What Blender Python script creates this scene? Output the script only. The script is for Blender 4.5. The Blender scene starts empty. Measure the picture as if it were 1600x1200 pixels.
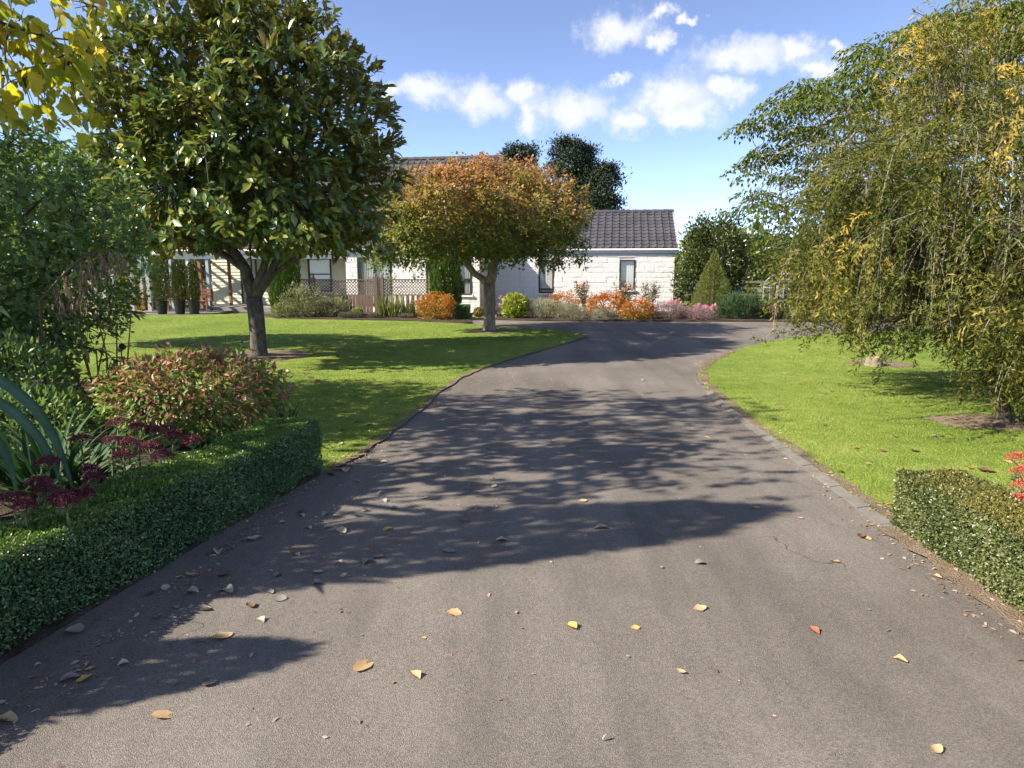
import bpy, bmesh, math, random
import numpy as np
from mathutils import Vector, Matrix

# ------------------------------------------------------------------ camera, world, sun, exposure
SC = bpy.context.scene
COL = SC.collection
FPX, HCAM = 1067.0, 1.7
PITCH = math.atan((600 - 422) / FPX)
SP, CP = math.sin(PITCH), math.cos(PITCH)
cam_d = bpy.data.cameras.new('camera')
cam = bpy.data.objects.new('camera', cam_d)
COL.objects.link(cam)
cam_d.sensor_width = 36.0
cam_d.lens = 36.0 * FPX / 1600.0
cam_d.clip_start, cam_d.clip_end = 0.05, 5000
cam.location = (0, 0, HCAM)
cam.rotation_euler = (math.pi / 2 - PITCH, 0, 0)
SC.camera = cam

SUN_EL = math.radians(36.0)
SUN_AZ = math.radians(14.0)           # shadows run to the right (+x) and away (+y) by this angle
sun_to = Vector((-math.cos(SUN_AZ) * math.cos(SUN_EL), -math.sin(SUN_AZ) * math.cos(SUN_EL), math.sin(SUN_EL)))
sd = bpy.data.lights.new('sun', 'SUN')
sd.energy = 4.7
sd.angle = math.radians(0.53)
sd.color = (1.0, 0.91, 0.77)
sun = bpy.data.objects.new('sun', sd)
COL.objects.link(sun)
sun.location = (-20, -10, 30)
sun.rotation_euler = (-sun_to).to_track_quat('-Z', 'Y').to_euler()

SC.view_settings.view_transform = 'Standard'
SC.view_settings.look = 'None'
SC.view_settings.exposure = 1.32
SC.view_settings.gamma = 1.0
SC.cycles.use_denoising = True
SC.cycles.max_bounces = 5
SC.cycles.use_adaptive_sampling = True
SC.cycles.adaptive_threshold = 0.03
SC.cycles.diffuse_bounces = 2
SC.cycles.glossy_bounces = 2
SC.cycles.transmission_bounces = 5
SC.cycles.transparent_max_bounces = 8
SC.cycles.caustics_reflective = False
SC.cycles.caustics_refractive = False


def ray(u, v):
    a, b = (u - 800) / FPX, (600 - v) / FPX
    return Vector((a, CP + b * SP, -SP + b * CP))


def gp(u, v, z=0.0):
    """photo pixel -> point on the horizontal plane z"""
    d = ray(u, v)
    t = (z - HCAM) / d.z
    return Vector((d.x * t, d.y * t, z))


def vp(u, v, y):
    """photo pixel -> point on the vertical plane Y = y"""
    d = ray(u, v)
    t = y / d.y
    return Vector((d.x * t, y, HCAM + d.z * t))


# world: Nishita sky with procedural cumulus given by direction
W = bpy.data.worlds.new('World')
SC.world = W
W.use_nodes = True
wn, wl = W.node_tree.nodes, W.node_tree.links
wn.clear()
w_out = wn.new('ShaderNodeOutputWorld')
w_bg = wn.new('ShaderNodeBackground')
w_bg.inputs['Strength'].default_value = 0.15
wl.new(w_bg.outputs[0], w_out.inputs[0])
sky = wn.new('ShaderNodeTexSky')
sky.sky_type = 'NISHITA'
sky.sun_disc = False
sky.sun_elevation = SUN_EL
sky.sun_rotation = math.atan2(sun_to.x, sun_to.y)
sky.altitude = 0
sky.air_density = 0.4
sky.dust_density = 0.0
sky.ozone_density = 2.0


def wmath(op, a, b=None, c=None):
    n = wn.new('ShaderNodeMath')
    n.operation = op
    for i, x in enumerate((a, b, c)):
        if x is None:
            continue
        if isinstance(x, (int, float)):
            n.inputs[i].default_value = x
        else:
            wl.new(x, n.inputs[i])
    return n.outputs[0]


def build_clouds():
    tc = wn.new('ShaderNodeTexCoord')
    sep = wn.new('ShaderNodeSeparateXYZ')
    wl.new(tc.outputs['Generated'], sep.inputs[0])
    az = wmath('ARCTAN2', sep.outputs[0], sep.outputs[1])
    el = wmath('ARCSINE', sep.outputs[2])
    comb = wn.new('ShaderNodeCombineXYZ')
    wl.new(az, comb.inputs[0])
    wl.new(el, comb.inputs[1])
    # domain warp
    nz = wn.new('ShaderNodeTexNoise')
    nz.inputs['Scale'].default_value = 26.0
    nz.inputs['Detail'].default_value = 4.0
    nz.inputs['Roughness'].default_value = 0.6
    wl.new(comb.outputs[0], nz.inputs['Vector'])
    warp = wn.new('ShaderNodeVectorMath')
    warp.operation = 'MULTIPLY_ADD'
    wl.new(nz.outputs['Color'], warp.inputs[0])
    warp.inputs[1].default_value = (0.10, 0.058, 0)
    warp.inputs[2].default_value = (-0.05, -0.029, 0)
    addv = wn.new('ShaderNodeVectorMath')
    addv.operation = 'ADD'
    wl.new(comb.outputs[0], addv.inputs[0])
    wl.new(warp.outputs[0], addv.inputs[1])
    px = [(965, 46, 52, 27), (1033, 66, 20, 14), (1160, 84, 72, 26), (1250, 82, 24, 18), (1310, 78, 16, 9),
          (1285, 108, 34, 15), (668, 144, 46, 22), (748, 158, 44, 30), (816, 152, 28, 22), (828, 185, 24, 22),
          (895, 168, 56, 32), (957, 130, 14, 11), (1052, 148, 58, 32), (1075, 178, 40, 24), (1140, 143, 34, 19),
          (985, 188, 38, 20), (1036, 25, 20, 8), (1076, 34, 18, 7), (610, 138, 22, 16)]
    blobs = []
    for (u, v, a, b) in px:
        d = ray(u, v).normalized()
        blobs.append((math.atan2(d.x, d.y), math.asin(d.z), a / FPX * 1.16, b / FPX * 1.02))
    acc = None
    for (a0, e0, sa, se) in blobs:
        m = wn.new('ShaderNodeVectorMath')
        m.operation = 'MULTIPLY_ADD'
        wl.new(addv.outputs[0], m.inputs[0])
        m.inputs[1].default_value = (1 / sa, 1 / se, 0)
        m.inputs[2].default_value = (-a0 / sa, -e0 / se, 0)
        q = wn.new('ShaderNodeVectorMath')
        q.operation = 'LENGTH'
        wl.new(m.outputs[0], q.inputs[0])
        acc = q.outputs['Value'] if acc is None else wmath('SMOOTH_MIN', acc, q.outputs['Value'], 0.5)
    mr = wn.new('ShaderNodeMapRange')
    mr.interpolation_type = 'SMOOTHSTEP'
    wl.new(acc, mr.inputs['Value'])
    mr.inputs['From Min'].default_value = 1.18
    mr.inputs['From Max'].default_value = 0.22
    # clouds added over the unseen sky to give a whiter, more neutral fill light
    far = wn.new('ShaderNodeTexNoise')
    far.inputs['Scale'].default_value = 4.2
    far.inputs['Detail'].default_value = 4
    wl.new(tc.outputs['Generated'], far.inputs['Vector'])
    fm = wn.new('ShaderNodeMapRange')
    fm.interpolation_type = 'SMOOTHSTEP'
    wl.new(far.outputs['Fac'], fm.inputs['Value'])
    fm.inputs['From Min'].default_value = 0.54
    fm.inputs['From Max'].default_value = 0.64
    side = wn.new('ShaderNodeMapRange')
    wl.new(sep.outputs[1], side.inputs['Value'])
    side.inputs['From Min'].default_value = 0.72
    side.inputs['From Max'].default_value = 0.55
    cl = wmath('MAXIMUM', mr.outputs[0], wmath('MULTIPLY', fm.outputs[0], side.outputs[0]))
    dens = wmath('MULTIPLY', cl, wmath('MULTIPLY_ADD', nz.outputs['Fac'], 0.9, 0.45))
    dens = wmath('MINIMUM', dens, 0.90)
    hs = wn.new('ShaderNodeHueSaturation')
    hs.inputs['Saturation'].default_value = SKY_SAT
    hs.inputs['Value'].default_value = SKY_VAL
    hs.inputs['Hue'].default_value = SKY_HUE
    wl.new(sky.outputs[0], hs.inputs['Color'])
    mix = wn.new('ShaderNodeMix')
    mix.data_type = 'RGBA'
    wl.new(dens, mix.inputs['Factor'])
    wl.new(hs.outputs[0], mix.inputs['A'])
    mix.inputs['B'].default_value = (2.75, 2.8, 2.95, 1)
    wl.new(mix.outputs['Result'], w_bg.inputs['Color'])


SKY_SAT, SKY_VAL, SKY_HUE = 0.90, 0.95, 0.503
build_clouds()

# ------------------------------------------------------------------ helpers
RNG = np.random.default_rng(11)


def tag(o, label=None, cat=None, group=None, kind=None):
    if label:
        o['label'] = label
    if cat:
        o['category'] = cat
    if group:
        o['group'] = group
    if kind:
        o['kind'] = kind
    return o


def empty(name, loc=(0, 0, 0), rz=0.0):
    o = bpy.data.objects.new(name, None)
    o.empty_display_size = 0.2
    COL.objects.link(o)
    o.location = loc
    o.rotation_euler = (0, 0, rz)
    return o


def thing(name, label, cat, loc=(0, 0, 0), rz=0.0, group=None):
    return tag(empty(name, loc, rz), label, cat, group)


def link(name, me, mat=None, parent=None, loc=None):
    o = bpy.data.objects.new(name, me)
    COL.objects.link(o)
    if mat is not None and not me.materials:
        me.materials.append(mat)
    if parent is not None:
        o.parent = parent
    if loc is not None:
        o.location = loc
    return o


def np_mesh(name, V, Fc, rnd=None, smooth=False):
    V = np.ascontiguousarray(V, dtype=np.float32)
    Fc = np.ascontiguousarray(Fc, dtype=np.int32)
    me = bpy.data.meshes.new(name)
    k = Fc.shape[1]
    me.vertices.add(len(V))
    me.vertices.foreach_set('co', V.ravel())
    me.loops.add(Fc.size)
    me.loops.foreach_set('vertex_index', Fc.ravel())
    me.polygons.add(len(Fc))
    me.polygons.foreach_set('loop_start', np.arange(0, Fc.size, k, dtype=np.int32))
    if smooth:
        me.polygons.foreach_set('use_smooth', np.ones(len(Fc), dtype=bool))
    if rnd is not None:
        at = me.attributes.new('rnd', 'FLOAT', 'POINT')
        at.data.foreach_set('value', np.ascontiguousarray(rnd, dtype=np.float32))
    me.update(calc_edges=True)
    return me


class MB:
    """collects boxes, tubes and polygons into one mesh"""

    def __init__(s):
        s.v, s.f = [], []

    def add(s, verts, faces):
        b = len(s.v)
        s.v += [tuple(p) for p in verts]
        s.f += [tuple(i + b for i in f) for f in faces]
        return s

    def box(s, x0, x1, y0, y1, z0, z1):
        p = [(x0, y0, z0), (x1, y0, z0), (x1, y1, z0), (x0, y1, z0), (x0, y0, z1), (x1, y0, z1), (x1, y1, z1), (x0, y1, z1)]
        return s.add(p, [(0, 3, 2, 1), (4, 5, 6, 7), (0, 1, 5, 4), (1, 2, 6, 5), (2, 3, 7, 6), (3, 0, 4, 7)])

    def bar(s, a, b, w, t, up=(0, 0, 1)):
        a, b = Vector(a), Vector(b)
        d = (b - a).normalized()
        x = d.cross(Vector(up))
        if x.length < 1e-4:
            x = d.cross(Vector((1, 0, 0)))
        x.normalize()
        y = x.cross(d)
        p = [q + x * sx * w / 2 + y * sy * t / 2 for q in (a, b) for sx, sy in ((-1, -1), (1, -1), (1, 1), (-1, 1))]
        return s.add(p, [(0, 1, 2, 3), (7, 6, 5, 4), (0, 4, 5, 1), (1, 5, 6, 2), (2, 6, 7, 3), (3, 7, 4, 0)])

    def tube(s, pts, rad, n=6, cap=True):
        pts = [Vector(p) for p in pts]
        if isinstance(rad, (int, float)):
            rad = [rad] * len(pts)
        vs, fs = [], []
        ref = None
        for i, p in enumerate(pts):
            d = (pts[min(i + 1, len(pts) - 1)] - pts[max(i - 1, 0)])
            d = d.normalized() if d.length > 1e-9 else Vector((0, 0, 1))
            if ref is None:
                ref = d.cross(Vector((0.3, 0.9, 0.2)))
                if ref.length < 1e-3:
                    ref = d.cross(Vector((1, 0, 0)))
            ref = (ref - d * ref.dot(d)).normalized()
            q = d.cross(ref)
            for k in range(n):
                a = 2 * math.pi * k / n
                vs.append(p + (ref * math.cos(a) + q * math.sin(a)) * rad[i])
        for i in range(len(pts) - 1):
            for k in range(n):
                k2 = (k + 1) % n
                fs.append((i * n + k, i * n + k2, (i + 1) * n + k2, (i + 1) * n + k))
        if cap:
            fs.append(tuple(range(n - 1, -1, -1)))
            fs.append(tuple((len(pts) - 1) * n + k for k in range(n)))
        return s.add(vs, fs)

    def lathe(s, prof, n=16, c=(0, 0, 0)):
        vs, fs = [], []
        for r, z in prof:
            for k in range(n):
                a = 2 * math.pi * k / n
                vs.append((c[0] + r * math.cos(a), c[1] + r * math.sin(a), c[2] + z))
        for i in range(len(prof) - 1):
            for k in range(n):
                k2 = (k + 1) % n
                fs.append((i * n + k, i * n + k2, (i + 1) * n + k2, (i + 1) * n + k))
        fs.append(tuple(range(n - 1, -1, -1)))
        fs.append(tuple((len(prof) - 1) * n + k for k in range(n)))
        return s.add(vs, fs)

    def mesh(s, name, smooth=False):
        me = bpy.data.meshes.new(name)
        me.from_pydata(s.v, [], s.f)
        if smooth:
            for p in me.polygons:
                p.use_smooth = True
        me.update()
        return me

    def build(s, name, mat, parent=None, loc=None, smooth=False):
        return link(name, s.mesh(name, smooth), mat, parent, loc)


# ------------------------------------------------------------------ materials
def new_mat(name):
    m = bpy.data.materials.new(name)
    m.use_nodes = True
    n, l = m.node_tree.nodes, m.node_tree.links
    n.clear()
    out = n.new('ShaderNodeOutputMaterial')
    return m, n, l, out


def ramp(n, stops):
    r = n.new('ShaderNodeValToRGB')
    e = r.color_ramp.elements
    while len(e) < len(stops):
        e.new(0.5)
    for i, (p, c) in enumerate(stops):
        e[i].position = p
        e[i].color = (*c, 1)
    return r


def m_plain(name, c, rough=0.6, var=0.15, scale=8.0, bump=0.0, spec=0.4, metal=0.0):
    m, n, l, out = new_mat(name)
    b = n.new('ShaderNodeBsdfPrincipled')
    b.inputs['Roughness'].default_value = rough
    b.inputs['Specular IOR Level'].default_value = spec
    b.inputs['Metallic'].default_value = metal
    tc = n.new('ShaderNodeTexCoord')
    nz = n.new('ShaderNodeTexNoise')
    nz.inputs['Scale'].default_value = scale
    nz.inputs['Detail'].default_value = 6
    l.new(tc.outputs['Object'], nz.inputs['Vector'])
    r = ramp(n, [(0.3, tuple(x * (1 - var) for x in c)), (0.7, tuple(min(1, x * (1 + var)) for x in c))])
    l.new(nz.outputs['Fac'], r.inputs[0])
    l.new(r.outputs[0], b.inputs['Base Color'])
    if bump:
        bp = n.new('ShaderNodeBump')
        bp.inputs['Strength'].default_value = bump
        bp.inputs['Distance'].default_value = 0.01
        n2 = n.new('ShaderNodeTexNoise')
        n2.inputs['Scale'].default_value = scale * 8
        n2.inputs['Detail'].default_value = 4
        l.new(tc.outputs['Object'], n2.inputs['Vector'])
        l.new(n2.outputs['Fac'], bp.inputs['Height'])
        l.new(bp.outputs[0], b.inputs['Normal'])
    l.new(b.outputs[0], out.inputs[0])
    return m


def m_leaf(name, cols, rough=0.5, transl=0.3, back=None, spec=0.4, tcol=1.5):
    """leaf: colour by the per-leaf attribute rnd, optional other colour on the underside"""
    m, n, l, out = new_mat(name)
    b = n.new('ShaderNodeBsdfPrincipled')
    b.inputs['Roughness'].default_value = rough
    b.inputs['Specular IOR Level'].default_value = spec
    at = n.new('ShaderNodeAttribute')
    at.attribute_name = 'rnd'
    k = len(cols)
    r = ramp(n, [(i / (k - 1), c) for i, c in enumerate(cols)])
    l.new(at.outputs['Fac'], r.inputs[0])
    col = r.outputs[0]
    if back is not None:
        g = n.new('ShaderNodeNewGeometry')
        mx = n.new('ShaderNodeMix')
        mx.data_type = 'RGBA'
        l.new(g.outputs['Backfacing'], mx.inputs['Factor'])
        l.new(col, mx.inputs['A'])
        mx.inputs['B'].default_value = (*back, 1)
        col = mx.outputs['Result']
    l.new(col, b.inputs['Base Color'])
    if transl > 0:
        t = n.new('ShaderNodeBsdfTranslucent')
        sc = n.new('ShaderNodeVectorMath')
        sc.operation = 'MULTIPLY'
        l.new(r.outputs[0], sc.inputs[0])
        sc.inputs[1].default_value = (tcol, tcol * 1.05, tcol * 0.6)
        l.new(sc.outputs[0], t.inputs['Color'])
        ms = n.new('ShaderNodeMixShader')
        ms.inputs[0].default_value = transl
        l.new(b.outputs[0], ms.inputs[1])
        l.new(t.outputs[0], ms.inputs[2])
        l.new(ms.outputs[0], out.inputs[0])
    else:
        l.new(b.outputs[0], out.inputs[0])
    return m


def m_bark(name, c1, c2, scale=14.0, stretch=0.25, bump=0.6):
    m, n, l, out = new_mat(name)
    b = n.new('ShaderNodeBsdfPrincipled')
    b.inputs['Roughness'].default_value = 0.85
    b.inputs['Specular IOR Level'].default_value = 0.2
    tc = n.new('ShaderNodeTexCoord')
    mp = n.new('ShaderNodeMapping')
    mp.inputs['Scale'].default_value = (1, 1, stretch)
    l.new(tc.outputs['Object'], mp.inputs[0])
    nz = n.new('ShaderNodeTexNoise')
    nz.inputs['Scale'].default_value = scale
    nz.inputs['Detail'].default_value = 9
    nz.inputs['Roughness'].default_value = 0.65
    l.new(mp.outputs[0], nz.inputs['Vector'])
    r = ramp(n, [(0.32, c1), (0.66, c2)])
    l.new(nz.outputs['Fac'], r.inputs[0])
    l.new(r.outputs[0], b.inputs['Base Color'])
    bp = n.new('ShaderNodeBump')
    bp.inputs['Strength'].default_value = bump
    bp.inputs['Distance'].default_value = 0.02
    l.new(nz.outputs['Fac'], bp.inputs['Height'])
    l.new(bp.outputs[0], b.inputs['Normal'])
    l.new(b.outputs[0], out.inputs[0])
    return m


def m_asphalt():
    m, n, l, out = new_mat('asphalt')
    b = n.new('ShaderNodeBsdfPrincipled')
    b.inputs['Roughness'].default_value = 0.82
    b.inputs['Specular IOR Level'].default_value = 0.35
    g = n.new('ShaderNodeNewGeometry')

    def noise(s, d=5, rr=0.6):
        q = n.new('ShaderNodeTexNoise')
        q.inputs['Scale'].default_value = s
        q.inputs['Detail'].default_value = d
        q.inputs['Roughness'].default_value = rr
        l.new(g.outputs['Position'], q.inputs['Vector'])
        return q.outputs['Fac']

    def mixc(f, a, bcol, mode='MIX'):
        x = n.new('ShaderNodeMix')
        x.data_type = 'RGBA'
        x.blend_type = mode
        for s, val in (('Factor', f), ('A', a), ('B', bcol)):
            if isinstance(val, float):
                x.inputs[s].default_value = val
            elif isinstance(val, tuple):
                x.inputs[s].default_value = (*val, 1)
            else:
                l.new(val, x.inputs[s])
        return x.outputs['Result']

    big = ramp(n, [(0.35, (0.134, 0.117, 0.100)), (0.68, (0.195, 0.174, 0.152))])
    l.new(noise(0.55, 6), big.inputs[0])
    # aggregate
    vo = n.new('ShaderNodeTexVoronoi')
    vo.inputs['Scale'].default_value = 210
    l.new(g.outputs['Position'], vo.inputs['Vector'])
    ag = ramp(n, [(0.0, (0.55, 0.55, 0.55)), (0.5, (0.97, 0.97, 0.97)), (1.0, (1.5, 1.46, 1.42))])
    sepc = n.new('ShaderNodeSeparateColor')
    l.new(vo.outputs['Color'], sepc.inputs[0])
    l.new(sepc.outputs[0], ag.inputs[0])
    c = mixc(0.75, big.outputs[0], ag.outputs[0], 'MULTIPLY')
    # pale grit specks
    v2 = n.new('ShaderNodeTexVoronoi')
    v2.inputs['Scale'].default_value = 34
    l.new(g.outputs['Position'], v2.inputs['Vector'])
    sp = ramp(n, [(0.0, (1, 1, 1)), (0.10, (0, 0, 0))])
    l.new(v2.outputs['Distance'], sp.inputs[0])
    s2 = n.new('ShaderNodeSeparateColor')
    l.new(v2.outputs['Color'], s2.inputs[0])
    th = n.new('ShaderNodeMath')
    th.operation = 'GREATER_THAN'
    l.new(s2.outputs[1], th.inputs[0])
    th.inputs[1].default_value = 0.86
    mu = n.new('ShaderNodeMath')
    mu.operation = 'MULTIPLY'
    l.new(sp.outputs[0], mu.inputs[0])
    l.new(th.outputs[0], mu.inputs[1])
    c = mixc(mu.outputs[0], c, (0.36, 0.34, 0.30))
    # wheel-polished tracks and dusty margins run along the drive
    mpz = n.new('ShaderNodeMapping')
    mpz.inputs['Scale'].default_value = (1.5, 0.16, 1)
    l.new(g.outputs['Position'], mpz.inputs[0])
    tr = n.new('ShaderNodeTexNoise')
    tr.inputs['Scale'].default_value = 1.1
    tr.inputs['Detail'].default_value = 7
    tr.inputs['Roughness'].default_value = 0.62
    l.new(mpz.outputs[0], tr.inputs['Vector'])
    trr = ramp(n, [(0.36, (0.77, 0.76, 0.77)), (0.52, (1.0, 1.0, 1.0)), (0.68, (1.20, 1.20, 1.18))])
    l.new(tr.outputs['Fac'], trr.inputs[0])
    c = mixc(1.0, c, trr.outputs[0], 'MULTIPLY')
    # moss / dust stains
    st = ramp(n, [(0.58, (0, 0, 0)), (0.72, (1, 1, 1))])
    l.new(noise(1.7, 8, 0.7), st.inputs[0])
    f = n.new('ShaderNodeMath')
    f.operation = 'MULTIPLY'
    l.new(st.outputs[0], f.inputs[0])
    f.inputs[1].default_value = 0.5
    c = mixc(f.outputs[0], c, (0.20, 0.185, 0.155))
    # cracks: thin lines where a warped voronoi edge distance is ~0, only in patches
    wv = n.new('ShaderNodeVectorMath')
    wv.operation = 'MULTIPLY_ADD'
    nq = n.new('ShaderNodeTexNoise')
    nq.inputs['Scale'].default_value = 2.2
    nq.inputs['Detail'].default_value = 8
    l.new(g.outputs['Position'], nq.inputs['Vector'])
    l.new(nq.outputs['Color'], wv.inputs[0])
    wv.inputs[1].default_value = (0.9, 0.9, 0.9)
    l.new(g.outputs['Position'], wv.inputs[2])
    ve = n.new('ShaderNodeTexVoronoi')
    ve.feature = 'DISTANCE_TO_EDGE'
    ve.inputs['Scale'].default_value = 0.38
    l.new(wv.outputs[0], ve.inputs['Vector'])
    ce = ramp(n, [(0.0, (1, 1, 1)), (0.0022, (0, 0, 0))])
    l.new(ve.outputs['Distance'], ce.inputs[0])
    cm = ramp(n, [(0.58, (0, 0, 0)), (0.63, (1, 1, 1))])
    l.new(noise(0.8, 2), cm.inputs[0])
    m3 = n.new('ShaderNodeMath')
    m3.operation = 'MULTIPLY'
    l.new(ce.outputs[0], m3.inputs[0])
    l.new(cm.outputs[0], m3.inputs[1])
    c = mixc(m3.outputs[0], c, (0.035, 0.032, 0.03))
    l.new(c, b.inputs['Base Color'])
    bp = n.new('ShaderNodeBump')
    bp.inputs['Strength'].default_value = 0.7
    bp.inputs['Distance'].default_value = 0.004
    l.new(vo.outputs['Distance'], bp.inputs['Height'])
    bp2 = n.new('ShaderNodeBump')
    bp2.inputs['Strength'].default_value = 0.35
    bp2.inputs['Distance'].default_value = 0.03
    l.new(noise(3.0, 6), bp2.inputs['Height'])
    l.new(bp2.outputs[0], bp.inputs['Normal'])
    l.new(bp.outputs[0], b.inputs['Normal'])
    l.new(b.outputs[0], out.inputs[0])
    return m


def m_ground(name, cols, scales=(0.5, 6.0, 60.0), rough=0.9, bump=0.5, dist=0.02):
    """soil / turf: three noise octaves between colours"""
    m, n, l, out = new_mat(name)
    b = n.new('ShaderNodeBsdfPrincipled')
    b.inputs['Roughness'].default_value = rough
    b.inputs['Specular IOR Level'].default_value = 0.15
    g = n.new('ShaderNodeNewGeometry')
    add = None
    outs = []
    for s, wgt in zip(scales, (0.4, 0.3, 0.3)):
        q = n.new('ShaderNodeTexNoise')
        q.inputs['Scale'].default_value = s
        q.inputs['Detail'].default_value = 5
        l.new(g.outputs['Position'], q.inputs['Vector'])
        k = n.new('ShaderNodeMath')
        k.operation = 'MULTIPLY_ADD'
        l.new(q.outputs['Fac'], k.inputs[0])
        k.inputs[1].default_value = wgt
        if add is None:
            k.inputs[2].default_value = 0
        else:
            l.new(add, k.inputs[2])
        add = k.outputs[0]
        outs.append(q.outputs['Fac'])
    kk = len(cols)
    r = ramp(n, [(0.36 + 0.28 * i / (kk - 1), c) for i, c in enumerate(cols)])
    l.new(add, r.inputs[0])
    l.new(r.outputs[0], b.inputs['Base Color'])
    bp = n.new('ShaderNodeBump')
    bp.inputs['Strength'].default_value = bump
    bp.inputs['Distance'].default_value = dist
    l.new(outs[2], bp.inputs['Height'])
    l.new(bp.outputs[0], b.inputs['Normal'])
    l.new(b.outputs[0], out.inputs[0])
    return m


def m_glass(name):
    m, n, l, out = new_mat(name)
    t = n.new('ShaderNodeBsdfTransparent')
    t.inputs[0].default_value = (0.86, 0.9, 0.9, 1)
    gl = n.new('ShaderNodeBsdfGlossy')
    gl.inputs['Roughness'].default_value = 0.02
    g = n.new('ShaderNodeNewGeometry')
    dt = n.new('ShaderNodeVectorMath')
    dt.operation = 'DOT_PRODUCT'
    l.new(g.outputs['Incoming'], dt.inputs[0])
    l.new(g.outputs['Normal'], dt.inputs[1])

    def mm(op, x, y=None, z=None):
        q = n.new('ShaderNodeMath')
        q.operation = op
        for i_, v_ in enumerate((x, y, z)):
            if v_ is None:
                continue
            if isinstance(v_, (int, float)):
                q.inputs[i_].default_value = v_
            else:
                l.new(v_, q.inputs[i_])
        return q.outputs[0]
    k = mm('MULTIPLY_ADD', mm('POWER', mm('SUBTRACT', 1.0, mm('ABSOLUTE', dt.outputs['Value'])), 5.0), 0.92, 0.08)
    ms = n.new('ShaderNodeMixShader')
    l.new(k, ms.inputs[0])
    l.new(t.outputs[0], ms.inputs[1])
    l.new(gl.outputs[0], ms.inputs[2])
    l.new(ms.outputs[0], out.inputs[0])
    return m


# ------------------------------------------------------------------ leaves
def T(verts, faces):
    return np.array(verts, dtype=np.float32), np.array(faces, dtype=np.int32)


T_DIA = T([(0, 0, 0), (.5, .45, .06), (0, 1, -.05), (-.5, .45, .06)], [(0, 1, 2), (0, 2, 3)])
T_OVAL = T([(0, 0, 0), (.36, .25, .05), (.5, .58, .04), (0, 1, -.10), (-.5, .58, .04), (-.36, .25, .05), (0, .28, 0), (0, .62, -.005)],
           [(0, 1, 6), (6, 1, 2), (6, 2, 7), (7, 2, 3), (0, 6, 5), (6, 4, 5), (6, 7, 4), (7, 3, 4)])
T_LOBE = T([(0, 0, 0), (.34, -.06, .03), (.52, .28, .05), (.36, .46, .02), (.30, .74, .0), (0, 1, -.14), (-.30, .74, .0), (-.36, .46, .02), (-.52, .28, .05), (-.34, -.06, .03), (0, .5, -.03)],
           [(0, 1, 10), (1, 2, 10), (2, 3, 10), (3, 4, 10), (4, 5, 10), (5, 6, 10), (6, 7, 10), (7, 8, 10), (8, 9, 10), (9, 0, 10)])
T_STAR4 = T([(0, 0, 0), (.5, .15, .02), (.32, .68, -.03), (0, 1, -.1), (-.32, .68, -.03), (-.5, .15, .02)],
            [(0, 1, 2), (0, 2, 3), (0, 3, 4), (0, 4, 5)])
T_STAR = T([(0, 0, 0), (.5, .12, 0), (.2, .38, .02), (.42, .72, -.05), (0, 1, -.1), (-.42, .72, -.05), (-.2, .38, .02), (-.5, .12, 0)],
           [(0, 1, 2), (0, 2, 4), (2, 3, 4), (0, 4, 6), (6, 4, 5), (0, 6, 7)])
T_BLADE = T([(-.5, 0, 0), (.5, 0, 0), (0, 1, .25)], [(0, 1, 2)])


def unit(a):
    return a / np.maximum(np.linalg.norm(a, axis=-1, keepdims=True), 1e-9)


def frames(D, N):
    D = unit(D)
    N = N - (N * D).sum(-1, keepdims=True) * D
    N = unit(N)
    X = np.cross(D, N)
    return X, D, N


def leaf_np(name, P, D, N, L, Wd, tmpl, rnd):
    tv, tf = tmpl
    n, k = len(P), len(tv)
    X, D, N = frames(D, N)
    L = np.broadcast_to(np.asarray(L, dtype=np.float64), (n,))[:, None, None]
    Wd = np.broadcast_to(np.asarray(Wd, dtype=np.float64), (n,))[:, None, None]
    V = P[:, None, :] + X[:, None, :] * tv[None, :, 0:1] * Wd + D[:, None, :] * tv[None, :, 1:2] * L + N[:, None, :] * tv[None, :, 2:3] * L
    Fc = tf[None] + (np.arange(n) * k)[:, None, None]
    return np_mesh(name, V.reshape(-1, 3), Fc.reshape(-1, tf.shape[1]), np.repeat(rnd, k))


def leaf_obj(name, P, D, N, L, Wd, tmpl, rnd, mat, parent=None):
    return link(name, leaf_np(name, P, D, N, L, Wd, tmpl, np.clip(rnd, 0, 1)), mat, parent)


def rdir(n, rng):
    return unit(rng.normal(size=(n, 3)))


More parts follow.
